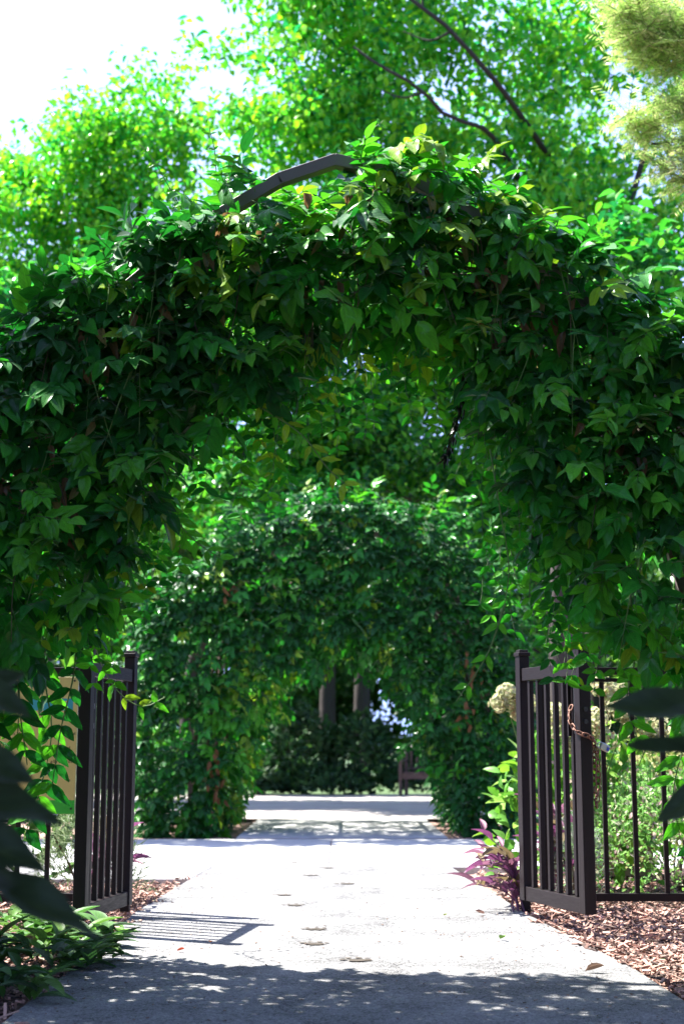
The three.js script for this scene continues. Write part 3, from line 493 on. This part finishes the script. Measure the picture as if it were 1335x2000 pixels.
// feathery conifer at upper right
{
  R = mulberry(71); const L = new Leaves();
  for (let k = 0; k < 7; k++) { const a = k / 7 * 6.28, d = V(Math.cos(a), rr(-0.7, 0.5), Math.sin(a)).normalize(), len = rr(0.16, 0.3), o = V(0, 0, 0), e = o.clone().addScaledVector(d, len); L.stem(o, e, 0.002, C(0.16, 0.13, 0.06)); for (let i = 0; i < 22; i++) { const u = i / 22, s = V().crossVectors(d, V(0, 1, 0)).normalize().multiplyScalar(i % 2 ? 1 : -1); L.add(o.clone().addScaledVector(d, len * u), s.addScaledVector(d, 0.6).add(V(0, rr(-0.2, 0.2), 0)).normalize(), V(gauss() * 0.3, 1, gauss() * 0.3).normalize(), 0.065 * rr(0.8, 1.2), 0.008, tint([C(0.4, 0.56, 0.14), C(0.52, 0.52, 0.22), C(0.25, 0.45, 0.08)], [4, 2, 2]), 0.1, 0, 1); } }
  tree('feathery pale conifer with drooping sprays at the upper right edge', [3.9, 0, -11], { pts: [[3.9, 4, -11], [3.8, 7.0, -11], [3.7, 9, -11]], r: 0.18 },
    [{ pts: [[3.8, 6.2, -11], [2.9, 6.5, -10.5], [2.0, 6.5, -10.2]], r: 0.025 }, { pts: [[3.8, 5.2, -11], [3.0, 5.6, -10.6], [2.35, 5.4, -10.2]], r: 0.025 }, { pts: [[3.8, 7, -11], [2.8, 7.2, -10.6], [2.0, 7.0, -10.2]], r: 0.025 }],
    L.geo(), leafMat(0.5, 0, 0.4, false), [[2.4, 6.4, -10.2, 0.35, 0.3, 0.2, 32], [2.6, 5.75, -10.2, 0.35, 0.45, 0.2, 32], [2.55, 5.05, -10.2, 0.2, 0.35, 0.2, 20], [2.6, 6.7, -10.3, 0.4, 0.4, 0.25, 32], [3.4, 6.4, -10.8, 0.7, 1.2, 0.5, 80]], 72, undefined, 0.2, 'conifer_tree');
}
// far trees, beyond the plaza
[[-9, -38, 4.0, 7.5, 'far tree at the left edge behind the rules sign'], [-4.2, -42, 3.4, 7.5, 'far tree left of the two trunks'], [5.5, -40, 3.2, 7.2, 'far tree right of the bench'], [11, -40, 4.5, 8, 'far tree behind the right fence'], [0.5, -48, 4.5, 8.5, 'farthest tree behind the two trunks'], [-14, -34, 4, 7, 'far tree left of the left gate'], [-2, -46, 3.6, 7.5, 'farthest tree left of the two trunks'], [3.4, -45, 3.6, 7.5, 'farthest tree right of the two trunks'], [8.5, -26, 2.6, 5, 'round tree behind the right fence and hydrangea'], [-8.2, -21, 2.4, 4.4, 'round tree behind the left fence']].forEach(([x, z, r, y, label], k) =>
  tree(label, [x, 0, z], { pts: [[x + 0.1, y * 0.4, z], [x, y, z]], r: 0.22 }, [{ pts: [[x, y * 0.45, z], [x + r * 0.4, y * 0.8, z + 0.4]], r: 0.09 }], leafC, M.treeLeaf, [[x, y, z, r, r * 0.75, r * 0.7, 420], [x - r * 0.4, y * 0.55, z, r * 0.9, r * 0.7, r * 0.6, 300], [x + r * 0.5, y * 0.52, z, r * 0.9, r * 0.6, r * 0.6, 300], [x, y * 0.22, z, r * 1.1, r * 0.45, r * 0.6, 340]], 80 + k, 'far trees beyond the plaza', 0.7));
// two bare trunks seen through the far arch
for (const [x, w] of [[-0.36, 'left'], [0.5, 'right']]) tree(`straight brown trunk seen through the far arch, ${w} of the two`, [x, 0, -36], { pts: [[x, 2.2, -36], [x + 0.05, 5, -36], [x, 8.5, -36]], r: 0.24 }, [{ pts: [[x, 5, -36], [x + 1, 7, -36]], r: 0.06 }], leafC, M.treeLeaf, [[x, 8, -36, 2, 1.4, 1.5, 160]], 95 + Math.round(x * 4), 'two trunks beyond the plaza', 0.6);

// trees round the viewer: they keep the low sky behind off the vine and the walkway, and shade the near plants
const leafD = cluster(54, 12, 0.7, 0.42, 0.26, [C(0.03, 0.12, 0.018), C(0.06, 0.17, 0.02)], [3, 2], 1);
[[-5.4, -3.6, 1.7, 5.8, 420, 'tree beside the walkway left of the viewer'], [-7, 5, 3.4, 5, 520, 'tree behind the viewer to the left'], [7.2, 4.5, 3.4, 5, 520, 'tree behind the viewer to the right'], [6.2, -1.5, 2.4, 5, 400, 'tree beside the walkway right of the viewer']].forEach(([x, z, r, y, n, label], k) =>
  tree(label, [x, 0, z], { pts: [[x, y * 0.4, z], [x, y, z]], r: 0.2 }, [{ pts: [[x, y * 0.5, z], [x * 0.8, y * 0.9, z]], r: 0.08 }], leafD, M.treeLeaf, [[x, y + 0.8, z, r, r * 0.8, r, n], ...(k ? [[x, y * 0.35, z, r * 0.9, 1.5, r * 0.8, Math.round(n * 0.6)], [x * 0.75, y + 2, z * 0.7 + 0.4, r * 0.8, 1.2, r * 0.7, 240]] : [[x + 2.2, y + 0.4, z - 0.6, 1.1, 1.2, 1.1, 260], [x + 0.8, y - 1.2, z - 0.8, 1.4, 1, 1.2, 240]])], 180 + k, 'trees round the viewer', 0.6));
tree('tall tree behind the viewer whose crown reaches over the walkway', [-3.4, 0, 2.5], { pts: [[-3.4, 3, 2.5], [-2.8, 6.4, 2.2]], r: 0.24 }, [{ pts: [[-3.2, 4.8, 2.4], [-1, 6.6, 1.2], [1.2, 7.2, 0]], r: 0.1 }], leafD, M.treeLeaf, [[-2.2, 7.2, 1.2, 2.6, 0.9, 2.8, 420], [1.6, 7.4, 0.6, 2.8, 0.9, 2.8, 460], [0, 7, 5, 4, 1.2, 2, 420]], 190, 'trees round the viewer', 0.6);
tree('tall pale tree behind the sunlit broadleaf tree', [5.5, 0, -31], { pts: [[5.5, 6, -31], [5, 13, -31]], r: 0.3 }, [{ pts: [[5.3, 8, -31], [2, 12, -30.8]], r: 0.1 }], leafA, M.treeLeaf, [[2.4, 13, -31, 4.2, 5.2, 1, 480], [7.5, 12, -31, 3, 6, 1, 380]], 98, 'broadleaf trees behind the arches', 0.6);
tree('low-crowned tree left of the far arch, shading the cross path', [-5.6, 0, -15.4], { pts: [[-5.5, 2.5, -15.4], [-4.9, 5, -15.3]], r: 0.16 }, [{ pts: [[-5.2, 4, -15.4], [-3.6, 5.6, -15.2]], r: 0.06 }], leafB, M.treeLeaf, [[-4.6, 5.6, -15.3, 1.3, 0.5, 0.25, 110], [-2.7, 5.9, -15.3, 1.3, 0.4, 0.2, 90], [-6, 4.6, -15.5, 1.3, 1.2, 0.6, 180]], 97, undefined, 0.35);

// ---------- shrubs, bench and planting ----------
function bush(name, label, x, z, w, h, d, n, opt) {
  const t = thing(name, label, opt.category || 'shrub', [x, 0, z], 0, opt.group), L = new Leaves(); R = mulberry(opt.seed);
  for (let k = 0; k < n; k++) {
    const a = rr(0, 6.283), e = Math.pow(R(), 0.6), q = rr(0.72, 1) * (0.85 + 0.3 * vnoise(a * 2, e * 3 + opt.seed)), y = h * e * q, rad = Math.sqrt(Math.max(0.05, 1 - e * e)) * q, o = V(Math.cos(a) * w * rad, Math.max(0.02, y), Math.sin(a) * d * rad), out = V(Math.cos(a) * 0.7, 0.3 + e, Math.sin(a) * 0.7).normalize();
    const ld = out.clone().add(randDir().multiplyScalar(0.8)).normalize();
    L.add(o, ld, out.clone().add(randDir().multiplyScalar(0.5)).normalize(), opt.leaf * rr(0.7, 1.3), opt.leaf * (opt.wide || 0.5) * rr(0.8, 1.2), tint(opt.cols, opt.w), rr(0.05, 0.4), 0.2, opt.st || 2);
  }
  stuff(mesh('foliage', L.geo(), opt.mat || M.herb, t));
  for (let k = 0; k < 6; k++) { const a = rr(0, 6.28); mesh('stem', tube([[0.03 * Math.cos(a), 0, 0.03 * Math.sin(a)], [w * 0.3 * Math.cos(a), h * 0.4, d * 0.3 * Math.sin(a)], [w * 0.6 * Math.cos(a), h * 0.75, d * 0.6 * Math.sin(a)]], 0.008, 0.004, 6, 5), M.vineStem, t); }
  return t;
}
tree('spreading tree beyond the plaza that shades the bench', [-3.2, 0, -29.6], { pts: [[-3.1, 2.6, -29.6], [-2.2, 4.6, -29]], r: 0.16 }, [{ pts: [[-2.8, 3.6, -29.4], [-0.6, 5.1, -28.7], [0.8, 5.4, -28.5]], r: 0.07 }], leafC, M.treeLeaf, [[-1.3, 5.3, -28.6, 2.6, 0.9, 1.3, 300], [1.4, 5.6, -28.8, 1.8, 0.7, 1.2, 160]], 99, undefined, 0.5);
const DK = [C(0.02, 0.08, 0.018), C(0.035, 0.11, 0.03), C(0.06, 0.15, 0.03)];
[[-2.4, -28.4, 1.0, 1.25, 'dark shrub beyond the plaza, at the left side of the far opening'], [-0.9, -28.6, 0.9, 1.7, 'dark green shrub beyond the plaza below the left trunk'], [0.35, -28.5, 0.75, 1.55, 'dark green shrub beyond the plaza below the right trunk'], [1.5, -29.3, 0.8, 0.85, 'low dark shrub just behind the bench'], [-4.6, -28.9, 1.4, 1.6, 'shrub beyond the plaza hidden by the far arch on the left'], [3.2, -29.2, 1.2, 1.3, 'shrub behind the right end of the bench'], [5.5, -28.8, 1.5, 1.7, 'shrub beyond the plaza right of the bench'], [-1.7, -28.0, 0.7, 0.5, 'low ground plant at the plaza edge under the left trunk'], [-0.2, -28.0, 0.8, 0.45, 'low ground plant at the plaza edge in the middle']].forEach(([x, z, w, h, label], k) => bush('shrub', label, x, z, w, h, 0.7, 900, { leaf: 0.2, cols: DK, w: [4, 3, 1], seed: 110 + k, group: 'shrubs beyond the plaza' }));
{
  const t = thing('park_bench', 'brown wooden slatted bench at the far side of the plaza', 'bench', [2.0, 0.0, -26.9], -0.25);
  for (let k = 0; k < 4; k++) mesh('seat_slat', box(1.7, 0.03, 0.095, 0, 0.42, 0.19 - k * 0.115), M.wood, t);
  mesh('front_rail', box(1.7, 0.09, 0.03, 0, 0.355, 0.24), M.wood, t);
  mesh('back_rail', box(1.7, 0.075, 0.035, 0, 0.93, -0.3), M.wood, t); mesh('back_rail', box(1.7, 0.05, 0.035, 0, 0.5, -0.24), M.wood, t);
  for (let k = 0; k < 15; k++) { const m = mesh('back_slat', box(0.04, 0.4, 0.018, -0.78 + k * 0.1114, 0.71, -0.27), M.wood, t); m.rotation.x = 0; }
  for (const s of [-1, 1]) { mesh('leg', box(0.06, 0.62, 0.06, s * 0.885, 0.31, 0.23), M.wood, t); mesh('leg', box(0.06, 0.97, 0.06, s * 0.885, 0.485, -0.3), M.wood, t); mesh('armrest', box(0.07, 0.03, 0.62, s * 0.885, 0.64, -0.02), M.wood, t); }
}
// hydrangea behind the right gate: leaves and creamy cone-shaped heads
{
  const t = bush('hydrangea_bush', 'hydrangea bush with creamy flower heads behind the chained gate', 1.5, -9.45, 0.6, 1.05, 0.3, 420, { leaf: 0.11, wide: 0.6, cols: [C(0.1, 0.3, 0.025), C(0.2, 0.42, 0.03)], w: [3, 2], seed: 131, category: 'shrub', st: 3 });
  const petal = leafMat(0.4, 0);
  for (const [x, y, z, r] of [[1.02, 1.19, -9.0, 0.08], [1.13, 1.13, -9.05, 0.075], [1.38, 1.04, -9.05, 0.1], [1.6, 0.99, -9.05, 0.115], [1.48, 0.88, -9.0, 0.095], [1.8, 1.1, -9.15, 0.1], [1.72, 1.22, -9.25, 0.1], [1.98, 0.97, -9.15, 0.1]]) {
    const L = new Leaves(), o = V(x - 1.5, y, z + 9.45); R = mulberry(Math.round(x * 1000));
    for (let k = 0; k < 190; k++) { const d = randDir(), e = rr(0.5, 0.8), lobe = k % 5, p = o.clone().add(V(d.x * r * e + r * 0.5 * Math.cos(lobe * 2.3 + x * 9), d.y * r * e + r * 0.55 * Math.sin(lobe * 1.7 + x * 5), d.z * r * e + r * 0.3 * Math.sin(lobe * 3.1))), s = V().crossVectors(d, V(0.3, 1, 0.2)).normalize(), u = V().crossVectors(d, s); for (let j = 0; j < 4; j++) { const a = j * 1.571 + k, v = s.clone().multiplyScalar(Math.cos(a)).addScaledVector(u, Math.sin(a)).addScaledVector(d, 0.25).normalize(); L.add(p, v, d, 0.021, 0.02, tint([C(0.62, 0.62, 0.34), C(0.66, 0.58, 0.38), C(0.5, 0.56, 0.24), C(0.5, 0.33, 0.18)], [4, 2, 2, d.y < -0.2 ? 2 : 0.2]), 0.05, 0.1, 1, 0.55); } }
    mesh('flower_head', L.geo(), petal, t);
    mesh('stem', tube([[0.0 + (x - 1.5) * 0.3, 0.2, 0], [(x - 1.5) * 0.7, y * 0.65, (z + 9.45) * 0.5], [x - 1.5, y, z + 9.45]], 0.006, 0.004, 8, 5), M.greenStem, t);
  }
}
const lantana = bush('flowering_shrub', 'low bright shrub of tiny leaves and pale flowers behind the right fence', 2.1, -9.15, 0.95, 0.78, 1.0, 9000, { leaf: 0.036, cols: [C(0.16, 0.42, 0.06), C(0.25, 0.5, 0.1), C(0.6, 0.6, 0.4), C(0.6, 0.4, 0.38)], w: [5, 4, 1.4, 0.7], seed: 140 });
bush('flowering_shrub', 'yellow-flowered mound rising behind the low bright shrub', 2.3, -10.2, 0.8, 1.0, 0.5, 3200, { leaf: 0.045, cols: [C(0.42, 0.44, 0.14), C(0.2, 0.34, 0.05), C(0.56, 0.5, 0.24)], w: [4, 3, 2], seed: 141 });
bush('feathery_herb', 'silvery feathery herb just behind the chained gate stile', 1.33, -8.35, 0.18, 0.5, 0.14, 1300, { leaf: 0.06, wide: 0.09, cols: [C(0.3, 0.4, 0.28), C(0.36, 0.42, 0.34)], w: [1, 1], seed: 142, st: 1, category: 'herb' });
bush('feathery_herb', 'pale grassy tuft behind the foot of the left gate', -1.5, -8.6, 0.35, 0.5, 0.25, 1500, { leaf: 0.1, wide: 0.07, cols: [C(0.2, 0.32, 0.12), C(0.3, 0.38, 0.2)], w: [1, 1], seed: 143, st: 1, category: 'herb' });
bush('shrub', 'green shrub behind the rules sign', -2.3, -9.0, 0.7, 1.2, 0.35, 1100, { leaf: 0.1, cols: [C(0.06, 0.18, 0.03), C(0.12, 0.25, 0.04)], w: [2, 1], seed: 144 });
{ const t = thing('planter_box', 'plain tan planter box behind the hydrangea', 'planter', [1.9, 0, -10.3]); const mt = new THREE.MeshStandardMaterial({ color: C(0.2, 0.15, 0.1), roughness: 0.9 }); for (const s of [-1, 1]) { mesh('side_board', box(0.5, 0.66, 0.03, 0, 0.33, s * 0.2), mt, t); mesh('end_board', box(0.03, 0.655, 0.368, s * 0.234, 0.328, 0), mt, t); } mesh('soil', box(0.435, 0.03, 0.366, 0, 0.6, 0), M.mulch, t); }
// purple trailing plants
function purple(label, x, z, stems, seed, reach, tall, bias) {
  const t = thing('purple_plant', label, 'plant', [x, 0, z], 0, 'purple trailing plants'); R = mulberry(seed);
  for (let k = 0; k < stems; k++) {
    const a = bias + rr(-1.1, 1.1), l = rr(0.6, 1) * reach, h = rr(0.3, 1) * tall, pts = [V(rr(-0.05, 0.05), 0, rr(-0.05, 0.05)), V(Math.cos(a) * l * 0.35, h * 0.75, Math.sin(a) * l * 0.35), V(Math.cos(a) * l, h * rr(0.5, 1.05), Math.sin(a) * l)], c = new THREE.CatmullRomCurve3(pts);
    mesh('stem', tube(pts, 0.005, 0.003, 10, 5), new THREE.MeshStandardMaterial({ color: C(0.12, 0.04, 0.09), roughness: 0.6 }), t);
    for (let i = 0; i < 6; i++) { const u = 0.25 + 0.75 * i / 5, p = c.getPointAt(u), d = c.getTangentAt(u), s = V().crossVectors(d, V(0, 1, 0)).normalize().multiplyScalar(i % 2 ? 1 : -1), L = new Leaves(), ld = d.clone().multiplyScalar(rr(0.4, 0.9)).add(s.multiplyScalar(rr(0.4, 0.9))).add(V(0, rr(0.1, 0.8), 0)).normalize(); L.add(V(0, 0, 0), ld, V(rr(-0.3, 0.3), 1, rr(-0.3, 0.3)).normalize(), rr(0.1, 0.17), rr(0.028, 0.042), tint([C(0.2, 0.06, 0.15), C(0.26, 0.11, 0.17), C(0.2, 0.15, 0.07)], [4, 2, 2]), rr(0.2, 0.55), 0.75, 4, 0.35); mesh('leaf', L.geo(), M.herb, t).position.copy(p); }
  }
}
purple('purple-leaved trailing plant spilling onto the walkway at the right gate hinge', 0.96, -7.95, 10, 151, 0.28, 0.4, Math.PI * 0.95);
purple('purple-leaved plant seen between the right gate bars', 1.2, -8.4, 8, 152, 0.22, 0.75, Math.PI * 0.5);
purple('purple-leaved plant in shade behind the left gate', -1.42, -8.35, 8, 153, 0.25, 0.5, 0.3);
// leafy ground plants at lower left
function rosette(label, x, z, n, len, seed, cols, w) {
  const t = thing('leafy_plant', label, 'plant', [x, 0.0, z], 0, 'leafy plants at the left edge of the walkway'); R = mulberry(seed);
  for (let k = 0; k < n; k++) { const a = rr(0, 6.28), L = new Leaves(), o = V(rr(-0.1, 0.1), rr(0.0, 0.08), rr(-0.1, 0.1)), l = len * rr(0.7, 1.2); L.add(V(0, 0, 0), V(Math.cos(a), rr(0.25, 1.1), Math.sin(a)).normalize(), V(-Math.cos(a) * 0.4, 1, -Math.sin(a) * 0.4).normalize(), l, l * rr(0.28, 0.4), tint(cols, w), rr(0.2, 0.6), 0.3, 5); mesh('leaf', L.geo(), M.herb, t).position.copy(o); }
}
[[-1.06, -6.55, 22, 'leafy plant at the foot of the left gate overhanging the walkway'], [-1.2, -6.2, 22, 'leafy plant left of the walkway just in front of the gate'], [-1.35, -6.55, 20, 'leafy plant at the left edge under the dark hanging leaf'], [-1.08, -5.85, 20, 'lowest leafy plant at the shaded walkway edge'], [-1.4, -5.9, 20, 'shaded leafy plant at the lower left corner'], [-1.25, -5.45, 18, 'leafy plant nearest the viewer at the lower left'], [-1.5, -7.0, 20, 'leafy plant in front of the left fence foot'], [-1.3, -6.85, 20, 'leafy plant against the near post of the left gate'], [-1.15, -5.2, 22, 'leafy plant in deep shade beside the nearest walkway'], [-1.45, -5.3, 22, 'leafy plant in the shaded bed at the left edge'], [-1.55, -6.2, 22, 'leafy plant behind the drooping dark leaf'], [-1.0, -6.1, 16, 'leaf tuft creeping over the walkway edge in sun']].forEach(([x, z, n, label], k) => rosette(label, x, z, n + 8, 0.15, 160 + k, [C(0.06, 0.18, 0.025), C(0.11, 0.25, 0.03), C(0.03, 0.1, 0.02)], [3, 2, 2]));
// large dark leaves close to the viewer, out of focus
function bigPlant(label, base, leaves) {
  const t = thing('broad_leaf_plant', label, 'plant', base, 0, 'dark broad-leaved plants close to the viewer');
  mesh('stem', tube([[0, 0, 0], [0.0, 0.5, 0.01], [0.01, 0.95, 0]], 0.016, 0.01, 10, 7), new THREE.MeshStandardMaterial({ color: C(0.03, 0.02, 0.022), roughness: 0.7 }), t);
  for (const [y, tip, w, bend, roll] of leaves) { const o = V(0, y, 0), e = V(...tip).sub(V(...base)), d = e.clone().sub(o), l = d.length(); d.normalize(); const L = new Leaves(); L.add(V(0, 0, 0), d, V(roll, 0.75, 0.85).normalize(), l, w, C(0.034, 0.056, 0.02), bend, 0.35, 14, 0.5, 0.05); mesh('leaf', L.geo(), M.bigLeaf, t).position.copy(o); }
}
bigPlant('dark broad-leaved plant blurred at the left edge in front of the gate', [-0.72, 0, -2.4], [[1.0, [-0.51, 0.935, -2.35], 0.075, 0.1, 0.1], [0.9, [-0.55, 1.0, -2.5], 0.07, 0.0, 0.2], [0.87, [-0.5, 0.83, -2.35], 0.085, 0.12, 0.0], [0.8, [-0.46, 0.765, -2.4], 0.085, 0.12, 0.1], [0.75, [-0.48, 0.69, -2.38], 0.085, 0.15, -0.1], [0.74, [-0.4, 0.54, -2.4], 0.07, -0.1, 0.6]]);
bigPlant('dark broad-leaved plant blurred at the right edge in front of the fence', [0.86, 0, -2.6], [[0.9, [0.475, 0.955, -2.6], 0.1, 0.04, 0.1], [0.84, [0.49, 0.86, -2.55], 0.075, -0.06, -0.3], [0.86, [0.56, 0.77, -2.62], 0.1, 0.2, 0.5]]);

// ---------- small litter ----------
{
  const chip = new THREE.BoxGeometry(0.034, 0.004, 0.009), mats = [], cols = [], e = new THREE.Euler(), q = new THREE.Quaternion(); R = mulberry(200);
  const jag = (x, z) => 0.14 * Math.pow(vnoise(x * 7 + 30, z * 7 + 60), 2) * (R() < 0.5 ? 1 : 0.2);
  const path = (x, z) => z > -10.9 && x > -1.12 && x < (z > -7.8 ? 1.0 + (z + 7.8) * 0.09 + 0.02 : 1.0);
  for (let k = 0; k < 42000; k++) {
    const sd = R() < 0.65 ? 1 : -1, x = sd > 0 ? rr(0.85, 3.2) : rr(-3.2, -0.95), z = rr(-10.5, -4.6); if (path(x + (x > 0 ? jag(x, z) : -jag(x, z)), z) || z < -9.9 && x < -1) continue;
    const s = 0.25 + 2.1 * Math.pow(R(), 2); e.set(gauss() * 0.5, rr(0, 6.28), gauss() * 0.5); q.setFromEuler(e); mats.push(new THREE.Matrix4().compose(V(x, path(x, z) ? 0.008 : -0.04 + 0.028 * R(), z), q, V(s, rr(0.6, 2), rr(0.6, 1.6)))); const b = Math.pow(R(), 1.6) * 1.6 + 0.12, red = rr(0.9, 1.15); cols.push(C(0.33 * b * red, 0.2 * b, 0.155 * b));
  }
  for (let k = 0; k < 520; k++) {   // crumbs of bark and leaf scattered on the walkway, most near its edges
    const e2 = Math.pow(R(), 2.2), sd = R() < 0.5 ? -1 : 1, x = sd * (1.03 - 0.95 * e2), z = rr(-10.6, -4.7), c = rr(0.05, 0.4); e.set(gauss() * 0.2, rr(0, 6.28), gauss() * 0.2); q.setFromEuler(e);
    mats.push(new THREE.Matrix4().compose(V(x, 0.0085, z), q, V(c, 0.6, rr(0.2, 0.7)))); const b = rr(0.3, 1.2); cols.push(C(0.2 * b, 0.12 * b, 0.08 * b));
  }
  const m = new THREE.InstancedMesh(chip, M.chip, mats.length); mats.forEach((a, i) => { m.setMatrixAt(i, a); m.setColorAt(i, cols[i]); }); m.name = 'mulch_chips'; m.userData.kind = 'stuff'; m.userData.label = 'shredded reddish bark mulch along the walkway edges'; m.userData.category = 'mulch'; m.castShadow = m.receiveShadow = true; scene.add(m);
}
{
  const drop = (x, z, len, col, label, turn) => { R = mulberry(Math.round(Math.abs(x * 1e4))); const L = new Leaves(); L.add(V(0, 0.004, 0), V(Math.cos(turn), 0.15, Math.sin(turn)).normalize(), V(0.1, 1, 0.2).normalize(), len, len * 0.42, col, -0.15, 0.6, 4); const m = mesh('fallen_leaf', L.geo(), M.dry); m.position.set(x, 0.006, z); info(m, label, 'leaf', 'fallen leaves on the walkway'); };
  drop(0.721, -6.75, 0.06, C(0.1, 0.2, 0.03), 'curled green fallen leaf on the right half of the walkway', 1.2);
  drop(-0.711, -6.354, 0.04, C(0.3, 0.05, 0.02), 'small red fallen leaf near the gate shadow', 0.3);
  drop(-0.586, -6.63, 0.03, C(0.25, 0.1, 0.05), 'tiny brown fallen leaf under the gate shadow', 2);
  drop(0.528, -7.671, 0.03, C(0.2, 0.25, 0.04), 'tiny yellow-green fallen leaf in the middle of the walkway', 0.8);
  drop(0.95, -5.789, 0.08, C(0.1, 0.06, 0.04), 'dark curled leaf in the shade at the right walkway edge', 0.1);
  drop(0.75, -7.75, 0.06, C(0.24, 0.13, 0.1), 'brown fallen leaf beside the purple plant', 2.6);
}
scene.traverse(o => { if (o.isMesh) { o.castShadow = true; o.receiveShadow = true; } });
renderer.render(scene, camera);
